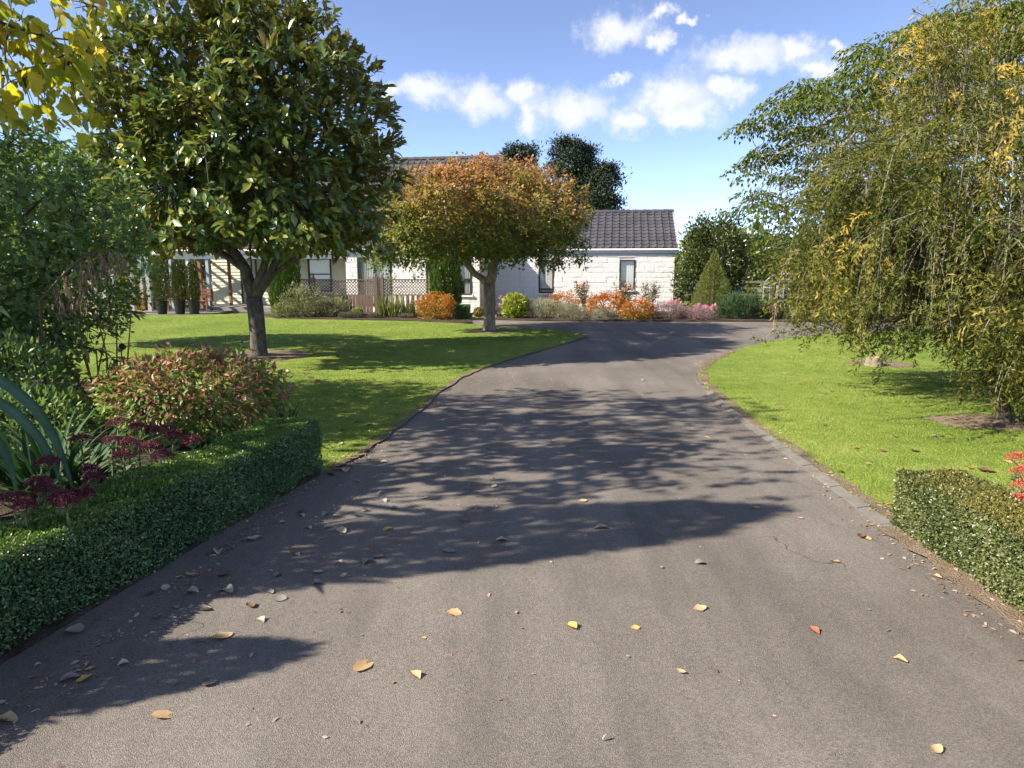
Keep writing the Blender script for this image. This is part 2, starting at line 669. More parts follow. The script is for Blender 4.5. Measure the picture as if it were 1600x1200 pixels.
# ------------------------------------------------------------------ tree skeleton
def grow(trunk, A, step, kill, rng, infl=9.0, iters=90, jit=0.18, up=0.0, limbs=()):
    pos = [np.array(p, float) for p in trunk]
    par = [i - 1 for i in range(len(trunk))]
    for (at_, line) in limbs:                 # main limbs laid out by hand
        q = at_
        for p in line:
            pos.append(np.array(p, float))
            par.append(q)
            q = len(pos) - 1
    kids = [0] * len(pos)
    A = A.copy()
    nd = np.full(len(A), 1e9)
    ni = np.zeros(len(A), int)
    start = max(0, len(trunk) - (1 if limbs else 3))
    for i in range(start, len(pos)):
        d = np.linalg.norm(A - pos[i], axis=1)
        m = d < nd
        nd[m], ni[m] = d[m], i
    for it in range(iters):
        if len(A) == 0:
            break
        act = nd < infl
        if not act.any():
            break
        idx = ni[act]
        base = np.array([pos[i] for i in idx])
        dv = unit(A[act] - base)
        un, inv = np.unique(idx, return_inverse=True)
        acc = np.zeros((len(un), 3))
        np.add.at(acc, inv, dv)
        acc = unit(unit(acc) + rng.normal(size=acc.shape) * jit + np.array([0, 0, up]))
        new = []
        for q, i in enumerate(un):
            if kids[i] >= 4:
                continue
            p = pos[i] + acc[q] * step
            kids[i] += 1
            pos.append(p)
            par.append(int(i))
            kids.append(0)
            new.append(len(pos) - 1)
        if not new:
            break
        for i in new:
            d = np.linalg.norm(A - pos[i], axis=1)
            m = d < nd
            nd[m], ni[m] = d[m], i
        keep = nd > kill
        # a node whose children are used up no longer attracts
        full = np.array([kids[i] >= 4 for i in ni]) if len(A) else np.zeros(0, bool)
        keep &= ~full
        A, nd, ni = A[keep], nd[keep], ni[keep]
    return np.array(pos), np.array(par)


def radii_of(par, r_tip, expo, r_root):
    n = len(par)
    acc = np.zeros(n)
    r = np.zeros(n)
    for i in range(n - 1, -1, -1):
        r[i] = r_tip if acc[i] == 0 else acc[i] ** (1 / expo)
        if par[i] >= 0:
            acc[par[i]] += r[i] ** expo
    s = r_root / r[0]
    # blend so that twigs stay thin and the trunk has its girth
    k = (r - r_tip) / max(r[0] - r_tip, 1e-6)
    return r_tip + k * (r_root - r_tip)


def chains_of(pos, par, r):
    n = len(par)
    ch = [[] for _ in range(n)]
    for i in range(n):
        if par[i] >= 0:
            ch[par[i]].append(i)
    out = []
    stack = [(0, None)]
    while stack:
        i, p = stack.pop()
        c = [] if p is None else [p]
        while True:
            c.append(i)
            if not ch[i]:
                break
            k = sorted(ch[i], key=lambda q: -r[q])
            for q in k[1:]:
                stack.append((q, i))
            i = k[0]
        out.append(c)
    return out, ch


def wood_objs(pos, par, r, ntrunk, mat, parent, minr=0.0, name_limb='limb', flare=1.5, origin=(0, 0, 0)):
    """trunk as one part and each main limb (with its boughs) as one part"""
    chains, ch = chains_of(pos, par, r)
    owner = np.zeros(len(par), int)           # 0 = trunk, else limb id
    limb = 0
    for i in range(len(par)):
        if i < ntrunk:
            owner[i] = 0
        elif owner[par[i]] == 0:
            limb += 1
            owner[i] = limb
        else:
            owner[i] = owner[par[i]]
    mbs = {}
    for c in chains:
        cc = [i for i in c]
        # split a chain where the owner changes
        seg = []
        segs = []
        for i in cc:
            if seg and owner[i] != owner[seg[-1]] and not (len(seg) == 1 and seg[0] == cc[0] and par[cc[0]] != -1):
                segs.append(seg)
                seg = [seg[-1]]
            seg.append(i)
        segs.append(seg)
        for sgm in segs:
            if len(sgm) < 2:
                continue
            ow = owner[sgm[-1]]
            rr = [float(r[i]) for i in sgm]
            if sgm[0] == c[0] and par[c[0]] != -1 or owner[sgm[0]] != ow:
                rr[0] = max(rr[1] * 1.1, min(rr[0] * .86, rr[1] * 2.2))      # a limb flares into what carries it
            if max(rr) < minr:
                continue
            ns = 10 if max(rr) > 0.06 else (6 if max(rr) > 0.02 else 4)
            pts = [Vector(pos[i]) - Vector(origin) for i in sgm]
            if sgm[0] == 0:
                ns = 16
                p0, p1 = pts[0], pts[1]
                extra = [p0.lerp(p1, t) for t in (0.12, 0.3)]
                r0 = rr[0]
                pts = [p0 - Vector((0, 0, 0.05)), extra[0], extra[1]] + pts[1:]
                rr = [r0 * flare, r0 * (1 + (flare - 1) * 0.35), r0 * 1.05] + rr[1:]
            mbs.setdefault(ow, MB()).tube(pts, rr, ns, cap=True)
    objs = []
    for ow in sorted(mbs):
        objs.append(mbs[ow].build('trunk' if ow == 0 else name_limb, mat, parent, smooth=True))
    return objs


def ell_pts(n, c, rad, rng, shell=0.55, lumps=7, amp=0.22, zmin=None, pw=1.0):
    """points in a lumpy ellipsoid, biased towards its skin"""
    ld = rdir(lumps, rng)
    la = rng.uniform(-amp, amp, lumps)
    d = rdir(n, rng)
    k = 1 + (la[None] * np.exp((d @ ld.T - 1) / 0.18)).sum(1)
    t = (shell + (1 - shell) * rng.random(n) ** pw) * k
    p = np.array(c)[None] + d * np.array(rad)[None] * t[:, None]
    if zmin is not None:
        p = p[p[:, 2] > zmin]
    return p


def tip_dirs(pos, par):
    d = np.zeros_like(pos)
    m = par >= 0
    d[m] = pos[m] - pos[par[m]]
    return unit(d)


def twigs_np(name, A, B, r, mat, parent):
    """many thin three-sided twigs from A to B (with a bend) as one mesh"""
    n = len(A)
    d = unit(B - A)
    x = unit(np.cross(d, np.array((0.31, 0.52, 0.79))))
    y = np.cross(d, x)
    mid = (A + B) / 2 + np.array((0, 0, 0.06)) * np.linalg.norm(B - A, axis=1, keepdims=True)
    V = []
    for q, rr in ((A, r), (mid, r * .8), (B, r * .45)):
        for k in range(3):
            t = 2.0944 * k
            V.append(q + (x * math.cos(t) + y * math.sin(t)) * rr)
    V = np.stack(V, 1).reshape(-1, 3)
    F = []
    for s in (0, 3):
        for k in range(3):
            k2 = (k + 1) % 3
            F.append((s + k, s + k2, s + 3 + k2, s + 3 + k))
    F = np.array(F)[None] + (np.arange(n) * 9)[:, None, None]
    o = link(name, np_mesh(name, V, F.reshape(-1, 4)), mat, parent)
    o['kind'] = 'stuff'
    return o


def nearest_nodes(pts, pos, lo=0):
    out = np.zeros(len(pts), int)
    for s in range(0, len(pts), 400):
        q = pts[s:s + 400]
        dd = ((q[:, None] - pos[None, lo:]) ** 2).sum(-1)
        out[s:s + 400] = dd.argmin(1) + lo
    return out


def clump_leaves(pts, base, per, spread, rng, center, out_b=0.6, up_b=0.6, rand_b=0.75, droop=0.0):
    """leaves gathered round twig ends"""
    d = unit(pts - base)
    P = np.repeat(pts, per, 0)
    Tn = np.repeat(d, per, 0)
    n = len(P)
    P = P - Tn * (rng.random((n, 1)) ** 1.5) * spread * 2.2 + rng.normal(size=(n, 3)) * spread * .55
    outw = unit(P - np.array(center)[None])
    D = unit(outw * out_b + Tn * 0.4 + rdir(n, rng) * rand_b + np.array([0, 0, -droop]))
    N = unit(np.array([0, 0, up_b]) + rdir(n, rng) * 0.55 + outw * 0.75)
    return P, D, N

# ------------------------------------------------------------------ material library
M = {}
M['asphalt'] = m_asphalt()
M['turf'] = m_ground('turf', [(0.09, 0.14, 0.022), (0.175, 0.24, 0.04), (0.28, 0.31, 0.08)], (0.5, 4.0, 40.0), bump=1.0, dist=0.03)
M['paddock'] = m_ground('paddock', [(0.10, 0.12, 0.03), (0.16, 0.18, 0.05), (0.22, 0.22, 0.08)], (0.1, 1.0, 12.0))
M['soil'] = m_ground('soil', [(0.035, 0.024, 0.017), (0.075, 0.055, 0.04), (0.13, 0.10, 0.075)], (1.5, 12.0, 80.0), bump=1.0, dist=0.03)
M['drysoil'] = m_ground('drysoil', [(0.13, 0.09, 0.06), (0.21, 0.155, 0.11), (0.29, 0.23, 0.17)], (2.0, 14.0, 90.0), bump=1.0, dist=0.02)
M['concrete'] = m_ground('concrete', [(0.12, 0.112, 0.10), (0.17, 0.158, 0.14), (0.22, 0.205, 0.18)], (1.2, 9.0, 120.0), bump=0.4, dist=0.008)
M['grass'] = m_leaf('grass', [(0.10, 0.160, 0.024), (0.185, 0.262, 0.042), (0.275, 0.335, 0.066), (0.40, 0.38, 0.15)], rough=0.55, transl=0.3, spec=0.25)
M['bark_mag'] = m_bark('bark_magnolia', (0.04, 0.034, 0.03), (0.16, 0.138, 0.12), 16, 0.5)
M['bark_maple'] = m_bark('bark_maple', (0.11, 0.085, 0.06), (0.34, 0.28, 0.21), 12, 0.35)
M['bark_dark'] = m_bark('bark_dark', (0.035, 0.028, 0.022), (0.12, 0.095, 0.075), 16, 0.3)
M['bark_grey'] = m_bark('bark_grey', (0.12, 0.105, 0.09), (0.27, 0.245, 0.21), 16, 0.3)
M['white'] = m_plain('white_paint', (0.78, 0.77, 0.74), 0.55, 0.03, 3)


def prism_poly(name, pts, z0, z1, mat, kind='structure', bevel=0.0):
    n = len(pts)
    mb = MB()
    vs = [(p[0], p[1], z1) for p in pts] + [(p[0], p[1], z0) for p in pts]
    # counter-clockwise order seen from above
    ar = sum(pts[i][0] * pts[(i + 1) % n][1] - pts[(i + 1) % n][0] * pts[i][1] for i in range(n))
    idx = list(range(n)) if ar > 0 else list(range(n - 1, -1, -1))
    fs = [tuple(idx)]
    for a in range(n):
        i, j = idx[a], idx[(a + 1) % n]
        fs.append((i, i + n, j + n, j))
    mb.add(vs, fs)
    o = mb.build(name, mat)
    o['kind'] = kind
    return o


def smooth_path(pts, k=6):
    """Catmull-Rom through 2-D points"""
    P = [np.array(p[:2], float) for p in pts]
    out = []
    for i in range(len(P) - 1):
        p0, p1, p2, p3 = P[max(i - 1, 0)], P[i], P[i + 1], P[min(i + 2, len(P) - 1)]
        for j in range(k):
            t = j / k
            out.append(0.5 * ((2 * p1) + (-p0 + p2) * t + (2 * p0 - 5 * p1 + 4 * p2 - p3) * t * t + (-p0 + 3 * p1 - 3 * p2 + p3) * t ** 3))
    out.append(P[-1])
    return out


def wobble(path, amp, rng):
    return [p + rng.normal(size=2) * amp for p in path]


def inside(poly, X, Y):
    poly = np.array([p[:2] for p in poly])
    r = np.zeros(len(X), bool)
    j = len(poly) - 1
    for i in range(len(poly)):
        xi, yi = poly[i]
        xj, yj = poly[j]
        c = ((yi > Y) != (yj > Y)) & (X < (xj - xi) * (Y - yi) / (yj - yi + 1e-12) + xi)
        r ^= c
        j = i
    return r


# ------------------------------------------------------------------ ground, driveway, lawns, beds
mb = MB()
mb.add([(-900, -60, -0.06), (900, -60, -0.06), (900, 1500, -0.06), (-900, 1500, -0.06)], [(0, 1, 2, 3)])
mb.build('ground', M['paddock'])['kind'] = 'structure'
mb = MB()
mb.add([(-9, -12, .018), (26, -12, .018), (26, 23.6, .018), (-9, 23.6, .018)], [(0, 1, 2, 3)])
mb.build('driveway', M['asphalt'])['kind'] = 'structure'

rb = np.random.default_rng(3)
left_edge_px = [(517, 738), (545, 722), (580, 700), (640, 655), (690, 612), (735, 585), (800, 562), (860, 545), (903, 532), (913, 527),
                (897, 521), (850, 516), (800, 513), (760, 510), (736, 508)]
LE = wobble(smooth_path([gp(*p) for p in left_edge_px], 7), 0.008, rb)
bed_front = [gp(u, v) for u, v in ((725, 507), (640, 503), (540, 501), (430, 499), (405, 495))]
lawn_far = [gp(u, v)[:2] for u, v in ((395, 492), (330, 492), (200, 494), (60, 496))]
bed_edge = smooth_path([(-30, 11.5), (-9, 10.6), (-5.2, 9.3), (-3.4, 8.3), (-2.5, 7.1), (-2.05, 6.2), (-1.78, 5.62)], 5)
lawn_L = LE + [p[:2] for p in bed_front] + lawn_far + [(-34, 28.0), (-34, 11.6)] + bed_edge[1:]
prism_poly('lawn_left', lawn_L, -0.03, 0.03, M['turf'])

right_edge_px = [(1405, 838), (1320, 775), (1240, 715), (1150, 650), (1106, 610), (1091, 587), (1098, 571), (1130, 555), (1170, 543),
                 (1225, 531), (1300, 523), (1420, 518)]
RE0 = smooth_path([(2.42, -6), (2.42, 1.0), (2.44, 3.0)] + [gp(*p)[:2] for p in right_edge_px], 7)
RE = wobble(RE0, 0.006, rb)
lawn_R = RE + [np.array((26, 21.0)), np.array((40, 21.0)), np.array((40, -6))]
prism_poly('lawn_right', lawn_R, -0.03, 0.03, M['turf'])

# concrete mowing strip along the right lawn, in lengths with joints
kerb_root = None
pts = [p for p in RE0 if p[1] > 4.15 and p[1] < 9.5]
mbk = MB()
acc = [np.array(p) for p in pts]
top, bot = 0.038, -0.02
for i in range(len(acc) - 1):
    a, b = acc[i], acc[i + 1]
    d = (b - a) / np.linalg.norm(b - a)
    nrm = np.array((-d[1], d[0]))          # to the left of travel = towards the asphalt
    w0, w1 = 0.062, -0.02
    g_ = 0.006 if i % 4 == 0 else -0.002
    a2 = a + d * g_
    z = 0.027 + 0.003 * math.sin(i * 1.7)
    q = [a2 + nrm * w0, b + nrm * w0, b + nrm * w1, a2 + nrm * w1]
    vs = [(p[0], p[1], bot) for p in q] + [(p[0], p[1], z if k < 2 else z + 0.014) for k, p in enumerate(q)]
    mbk.add(vs, [(3, 2, 1, 0), (4, 5, 6, 7), (0, 1, 5, 4), (1, 2, 6, 5), (2, 3, 7, 6), (3, 0, 4, 7)])
mbk.build('kerb', M['concrete'])['kind'] = 'structure'
# bare dry soil between the strip and the turf, and along the left edge of the asphalt


def strip(name, path, w_in, w_out, z, mat, rng, jit=0.03):
    mb = MB()
    L, R = [], []
    for i, p in enumerate(path):
        p = np.array(p)
        d = np.array(path[min(i + 1, len(path) - 1)]) - np.array(path[max(i - 1, 0)])
        d /= np.linalg.norm(d)
        nrm = np.array((-d[1], d[0]))
        L.append(p + nrm * (w_in + rng.normal() * jit))
        R.append(p - nrm * (w_out + rng.normal() * jit))
    n = len(path)
    vs = [(p[0], p[1], z) for p in L] + [(p[0], p[1], z) for p in R]
    mb.add(vs, [(i, i + n, i + n + 1, i + 1) for i in range(n - 1)])
    o = mb.build(name, mat)
    o['kind'] = 'structure'
    return o


rp = [p for p in RE0 if p[1] > 3.0 and p[1] < 14.5]
strip('verge_right', rp, -0.012, 0.13, 0.0345, M['drysoil'], rb, 0.025)
strip('hedge_verge', [np.array((2.40, y)) + rb.normal(size=2) * 0.01 for y in np.arange(-1, 4.3, 0.12)], 0.0, 0.4, 0.036, M['drysoil'], rb, 0.02)
strip('verge_left', LE[:74], 0.02, 0.05, 0.0345, M['drysoil'], rb, 0.02)

# planting beds
bed_poly = bed_edge + [np.array((-1.6, 5.5)), np.array((-1.9, 4.2)), np.array((-2.2, 2.75)), np.array((-2.75, 0.3)), np.array((-3.3, -2.2)), np.array((-3.6, -8)), np.array((-30, -8))]
prism_poly('garden_bed_left', [(p[0], p[1]) for p in bed_poly], -0.03, 0.045, M['soil'])
fb = [p[:2] for p in bed_front] + [(-9.6, 26.2), (-1.5, 26.0), (-1.6, 24.6), gp(738, 506.5)[:2]]
prism_poly('garden_bed_fence', [(p[0], p[1]) for p in fb], -0.03, 0.06, M['soil'])
gb = [gp(u, v)[:2] for u, v in ((775, 501), (830, 502.5), (900, 503.3), (1000, 503.6), (1100, 503.8), (1205, 504))] + [(15, 22.0), (24, 21.6), (24, 24.5), (8.2, 26.5), (6.5, 27.4), (-0.6, 28.2)]
prism_poly('garden_bed_house', [(p[0], p[1]) for p in gb], -0.03, 0.07, M['soil'])

# worn rings of bare soil round the trunks


def soil_ring(name, u, v, rx, ry, mat='drysoil'):
    c = gp(u, v)
    n = 40
    ph = rb.uniform(0, 6, 3)
    mb = MB()
    vs = [(c.x, c.y, 0.050)]
    for k in range(n):
        a = 2 * math.pi * k / n
        q = 1 + 0.12 * math.sin(2 * a + ph[0]) + 0.08 * math.sin(5 * a + ph[1]) + 0.05 * rb.normal()
        vs.append((c.x + rx * q * math.cos(a), c.y + ry * q * math.sin(a), 0.034))
    mb.add(vs, [(0, k + 1, (k + 1) % n + 1) for k in range(n)])
    o = mb.build(name, M[mat])
    o['kind'] = 'structure'
    return c


MAG = soil_ring('soil_ring', 405, 559, 0.95, 1.0)
MAP = soil_ring('soil_ring', 765, 518.5, 0.75, 0.8)
WIL = soil_ring('soil_ring', 1545, 664, 0.55, 0.45)
STU = soil_ring('soil_ring', 1375, 571, 0.62, 0.42)

# mown grass as real blades (uncountable)


def grass_patch(name, poly, box, dens, seed, dmax=30.0, holes=()):
    r = np.random.default_rng(seed)
    x0, x1, y0, y1 = box
    n = int((x1 - x0) * (y1 - y0) * dens)
    X, Y = r.uniform(x0, x1, n), r.uniform(y0, y1, n)
    d = np.hypot(X, Y)
    keep = r.random(n) < np.minimum(1, (5.5 / d) ** 1.5)
    keep &= (np.abs(X) < 0.86 * Y + 0.6)
    X, Y, d = X[keep], Y[keep], d[keep]
    k = inside(poly, X, Y)
    for (hx, hy, hr) in holes:
        q = np.hypot(X - hx, Y - hy)
        k &= (q > hr * 0.75) & ((q > hr) | (r.random(len(X)) < 0.35))
    X, Y, d = X[k], Y[k], d[k]
    n = len(X)
    P = np.stack([X, Y, np.full(n, 0.026)], 1)
    def vnoise(s, sd_):
        g_ = np.random.default_rng(sd_).random((160, 160))
        fx, fy = (X * s + 80) % 159, (Y * s + 20) % 159
        i, j = fx.astype(int), fy.astype(int)
        u_, v_ = fx - i, fy - j
        u_, v_ = u_ * u_ * (3 - 2 * u_), v_ * v_ * (3 - 2 * v_)
        return (g_[i, j] * (1 - u_) + g_[i + 1, j] * u_) * (1 - v_) + (g_[i, j + 1] * (1 - u_) + g_[i + 1, j + 1] * u_) * v_
    patch = .30 * vnoise(.5, 1) + .30 * vnoise(1.7, 2) + .25 * vnoise(5.0, 3) + .15 * vnoise(13.0, 4)
    D = unit(np.stack([r.normal(size=n) * 0.45, r.normal(size=n) * 0.45, np.ones(n)], 1))
    N = rdir(n, r)
    L = r.uniform(0.012, 0.030, n) * (0.45 + 1.1 * patch)
    Wd = 0.0042 * np.maximum(1, d / 5.5) ** 0.85
    rn = np.clip(0.40 + 0.95 * (patch - .5) + r.normal(size=n) * 0.19, 0, 1)
    o = leaf_obj(name, P, D, N, L, Wd, T_BLADE, rn, M['grass'])
    tag(o, 'short mown green lawn grass with worn and lush patches', 'grass', kind='stuff')
    return o


ring_h = [(MAG.x, MAG.y, 0.95), (MAP.x, MAP.y, 0.78), (WIL.x, WIL.y, 0.52), (STU.x, STU.y, 0.55)]
gl = grass_patch('lawn_grass', lawn_L, (-16, 2.2, 5.6, 27), 4600, 21, holes=ring_h)
gl['label'] = 'short mown green grass of the lawn left of the driveway'
gr_ = grass_patch('lawn_grass', lawn_R, (2.3, 15, 3.4, 20), 5200, 22, holes=ring_h)
gr_['label'] = 'short mown green grass of the lawn right of the driveway'

# ------------------------------------------------------------------ the house
M['mortar'] = m_plain('mortar', (0.62, 0.60, 0.56), 0.9, 0.06, 10, 0.3)
M['brick'] = m_plain('white_brick', (0.80, 0.785, 0.75), 0.75, 0.05, 6, 0.5, 0.2)
M['board'] = m_plain('cream_board', (0.68, 0.63, 0.50), 0.6, 0.05, 5, 0.1)
M['rooftile'] = m_plain('roof_tile', (0.070, 0.068, 0.074), 0.6, 0.25, 2.5, 0.3)
M['frame'] = m_plain('bronze_frame', (0.045, 0.035, 0.03), 0.4, 0.1, 4)
M['glass'] = m_glass('window_glass')
M['curtain'] = m_plain('curtain', (0.60, 0.58, 0.53), 0.9, 0.08, 3)
M['blind'] = m_plain('blind', (0.80, 0.76, 0.68), 0.9, 0.05, 3)
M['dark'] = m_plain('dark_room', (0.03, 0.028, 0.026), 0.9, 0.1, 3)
M['brown'] = m_plain('brown_stain', (0.23, 0.145, 0.11), 0.75, 0.18, 14, 0.2)
M['brownpost'] = m_plain('red_brown_post', (0.26, 0.12, 0.07), 0.7, 0.12, 10, 0.2)
M['bluepost'] = m_plain('blue_grey_post', (0.33, 0.38, 0.42), 0.7, 0.08, 8, 0.1)
M['blue'] = m_plain('blue_footing', (0.10, 0.19, 0.33), 0.7, 0.1, 8)
M['deck'] = m_plain('deck', (0.24, 0.225, 0.205), 0.85, 0.1, 8, 0.2)

HO = Vector((6.50, 27.7, 0.0))
HROT = math.radians(-8.5)
house = thing('house', 'long single storey white block house with grey tiled roofs behind the garden', 'house', HO, HROT)
_hx = Vector((math.cos(HROT), math.sin(HROT), 0))
_hy = Vector((-math.sin(HROT), math.cos(HROT), 0))


def hl(u, v, ly):
    """photo pixel -> house-local (x, z) on the local plane y = ly"""
    d = ray(u, v)
    o = Vector((0, 0, HCAM))
    t = ((HO + _hy * ly - o).dot(_hy)) / d.dot(_hy)
    p = o + d * t
    return (p - HO).dot(_hx), p.z


def hx(u, ly):
    return hl(u, 430, ly)[0]


rh = random.Random(4)


def brick_mesh(seed):
    """a split-faced block: unit box (x, depth y 0..-1, z) with an uneven face"""
    r = random.Random(seed)
    vs = [(0, 0, 0), (1, 0, 0), (1, 0, 1), (0, 0, 1)]
    fr = [(0, -0.6, 0), (1, -0.6, 0), (1, -0.6, 1), (0, -0.6, 1)]
    inn = [(0.02 + r.uniform(0, .02), -0.8 - r.uniform(0, .3), 0.06), (0.97, -0.8 - r.uniform(0, .3), 0.06), (0.97, -0.8 - r.uniform(0, .3), 0.94), (0.03, -0.8 - r.uniform(0, .3), 0.94)]
    cc = [(0.35 + r.uniform(-.1, .1), -1.0 - r.uniform(0, .35), 0.5), (0.7 + r.uniform(-.1, .1), -1.0 - r.uniform(0, .35), 0.5)]
    V = vs + fr + inn + cc
    F = [(0, 1, 5, 4), (1, 2, 6, 5), (2, 3, 7, 6), (3, 0, 4, 7), (4, 5, 9, 8), (5, 6, 10, 9), (6, 7, 11, 10), (7, 4, 8, 11),
         (8, 9, 13, 12), (9, 10, 13), (10, 11, 12, 13), (11, 8, 12)]
    return V, F


BV = [brick_mesh(s) for s in range(5)]
BM_ = []
for V_, F_ in BV:
    BM_.append(MB().add(V_, F_).mesh('brick'))


def block_wall(lx0, lx1, z0, z1, ly, openings, single, bw=0.40, bh=0.20, dep=0.016, back=0.2):
    """mortar wall with holes; blocks laid in running bond, single objects or joined"""
    w = MB()
    xs = sorted({lx0, lx1, *[a for o in openings for a in o[:2]]})
    for a, b in zip(xs[:-1], xs[1:]):
        segs = [(z0, z1)]
        for (oa, ob, oz0, oz1) in openings:
            if oa <= a + 1e-6 and ob >= b - 1e-6:
                ns = []
                for (s0, s1) in segs:
                    if s0 < oz0:
                        ns.append((s0, min(s1, oz0)))
                    if s1 > oz1:
                        ns.append((max(s0, oz1), s1))
                segs = ns
        for (s0, s1) in segs:
            w.box(a, b, ly, ly + back, s0, s1)
    wo = w.build('wall', M['mortar'], house)
    j = MB()
    row = 0
    z = z0
    g = 0.007
    while z < z1 - 0.03:
        h = min(bh, z1 - z)
        x = lx0 - (bw / 2 if row % 2 else 0)
        while x < lx1:
            ln = bw * (1 if rh.random() < 0.72 else rh.choice((0.5, 0.75, 1.5)))
            a, b = max(x, lx0), min(x + ln, lx1)
            x += ln
            parts = [(a, b)]
            for (oa, ob, oz0, oz1) in openings:
                if z + h > oz0 + 0.02 and z < oz1 - 0.02:
                    np_ = []
                    for (p, q) in parts:
                        if q <= oa or p >= ob:
                            np_.append((p, q))
                        else:
                            if p < oa:
                                np_.append((p, oa))
                            if q > ob:
                                np_.append((ob, q))
                    parts = np_
            for (p, q) in parts:
                if q - p < 0.05:
                    continue
                k = rh.randrange(5)
                dd = dep * rh.uniform(0.7, 1.5)
                if single:
                    o = link('brick', BM_[k], M['brick'], wo)
                    o.location = (p + g / 2, ly - 0.0015, z + g / 2)
                    o.scale = (q - p - g, dd, h - g)
                else:
                    V_, F_ = BV[k]
                    j.add([(p + g / 2 + vx * (q - p - g), ly - 0.0015 + vy * dd, z + g / 2 + vz * (h - g)) for vx, vy, vz in V_], F_)
        z += bh
        row += 1
    if not single:
        jo = j.build('brickwork', M['brick'], wo)
        jo['kind'] = 'stuff'
    return wo


def window(x0, x1, z0, z1, ly, curtain='blind', cover=(0.0, 1.0), rail=None, mull=(), sill=True):
    """bronze aluminium window set in the wall: frame, pane, sill, curtain"""
    e = empty('window')
    e.parent = house
    f = MB()
    t = 0.055
    y0, y1 = ly - 0.035, ly + 0.05
    f.box(x0, x0 + t, y0, y1, z0, z1).box(x1 - t, x1, y0, y1, z0, z1)
    f.box(x0 + t, x1 - t, y0, y1, z0, z0 + t).box(x0 + t, x1 - t, y0, y1, z1 - t, z1)
    for m_ in mull:
        f.box(x0 + (x1 - x0) * m_ - t / 2, x0 + (x1 - x0) * m_ + t / 2, y0 + .004, y1, z0 + t, z1 - t)
    if rail:
        zz = z0 + (z1 - z0) * rail
        f.box(x0 + t, x1 - t, y0 + .008, y1, zz - t / 2, zz + t / 2)
    f.build('frame', M['frame'], e)
    MB().add([(x0 + t, ly + .012, z0 + t), (x1 - t, ly + .012, z0 + t), (x1 - t, ly + .012, z1 - t), (x0 + t, ly + .012, z1 - t)], [(0, 1, 2, 3)]).build('pane', M['glass'], e)
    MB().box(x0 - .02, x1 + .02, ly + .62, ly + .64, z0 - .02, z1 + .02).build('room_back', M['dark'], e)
    if curtain:
        c = MB()
        a, b = x0 + (x1 - x0) * cover[0] + t, x0 + (x1 - x0) * cover[1] - t
        n = max(6, int((b - a) / 0.035))
        vs, fs = [], []
        for i in range(n + 1):
            x = a + (b - a) * i / n
            yy = ly + 0.055 + (0.018 if i % 2 else -0.018) * (1 if curtain == 'curtain' else 0.1)
            vs += [(x, yy, z0 + .03), (x, yy, z1 - .04)]
        for i in range(n):
            fs.append((2 * i, 2 * i + 2, 2 * i + 3, 2 * i + 1))
        c.add(vs, fs)
        c.build('curtain', M[curtain], e)
    if sill:
        MB().box(x0 - .06, x1 + .06, ly - .085, ly - .036, z0 - .075, z0 - .003).build('sill', M['white'], e)
    return e


def tile_slope(x0, x1, ya, za, yb, zb, tw=0.30, tl=0.34, hip0=0.0, hip1=0.0):
    """interlocking tiles on a slope that rises from (ya, za) at the eave to (yb, zb) at the ridge"""
    sl = math.hypot(yb - ya, zb - za)
    uy, uz = (yb - ya) / sl, (zb - za) / sl
    ny, nz = -uz, uy
    rows = max(1, round(sl / tl))
    mb = MB()
    for r in range(rows):
        s0, s1 = sl * r / rows, sl * (r + 1.06) / rows
        f = r / rows
        xa, xb = x0 + hip0 * f, x1 - hip1 * f
        cols = max(1, round((xb - xa) / tw))
        w = (xb - xa) / cols
        for c in range(cols):
            a = xa + c * w
            j = rh.uniform(-.003, .003)
            prof = [(0.0, 0.030), (0.10, 0.042), (0.22, 0.030), (0.32, 0.008), (0.66, 0.000), (0.90, 0.004), (0.97, 0.026)]
            vs = []
            for (px_, h_) in prof:
                for (s, lift) in ((s0, 0.030), (s1, 0.004)):
                    hh = h_ + lift + j
                    vs.append((a + px_ * w, ya + uy * s + ny * hh, za + uz * s + nz * hh))
            for (px_, h_) in prof:
                vs.append((a + px_ * w, ya + uy * s0 + ny * (h_ - 0.01), za + uz * s0 + nz * (h_ - 0.01)))
            m_ = len(prof)
            fs = [(2 * i, 2 * i + 2, 2 * i + 3, 2 * i + 1) for i in range(m_ - 1)]
            fs += [(2 * m_ + i, 2 * m_ + i + 1, 2 * i + 2, 2 * i) for i in range(m_ - 1)]
            mb.add(vs, fs)
    return mb


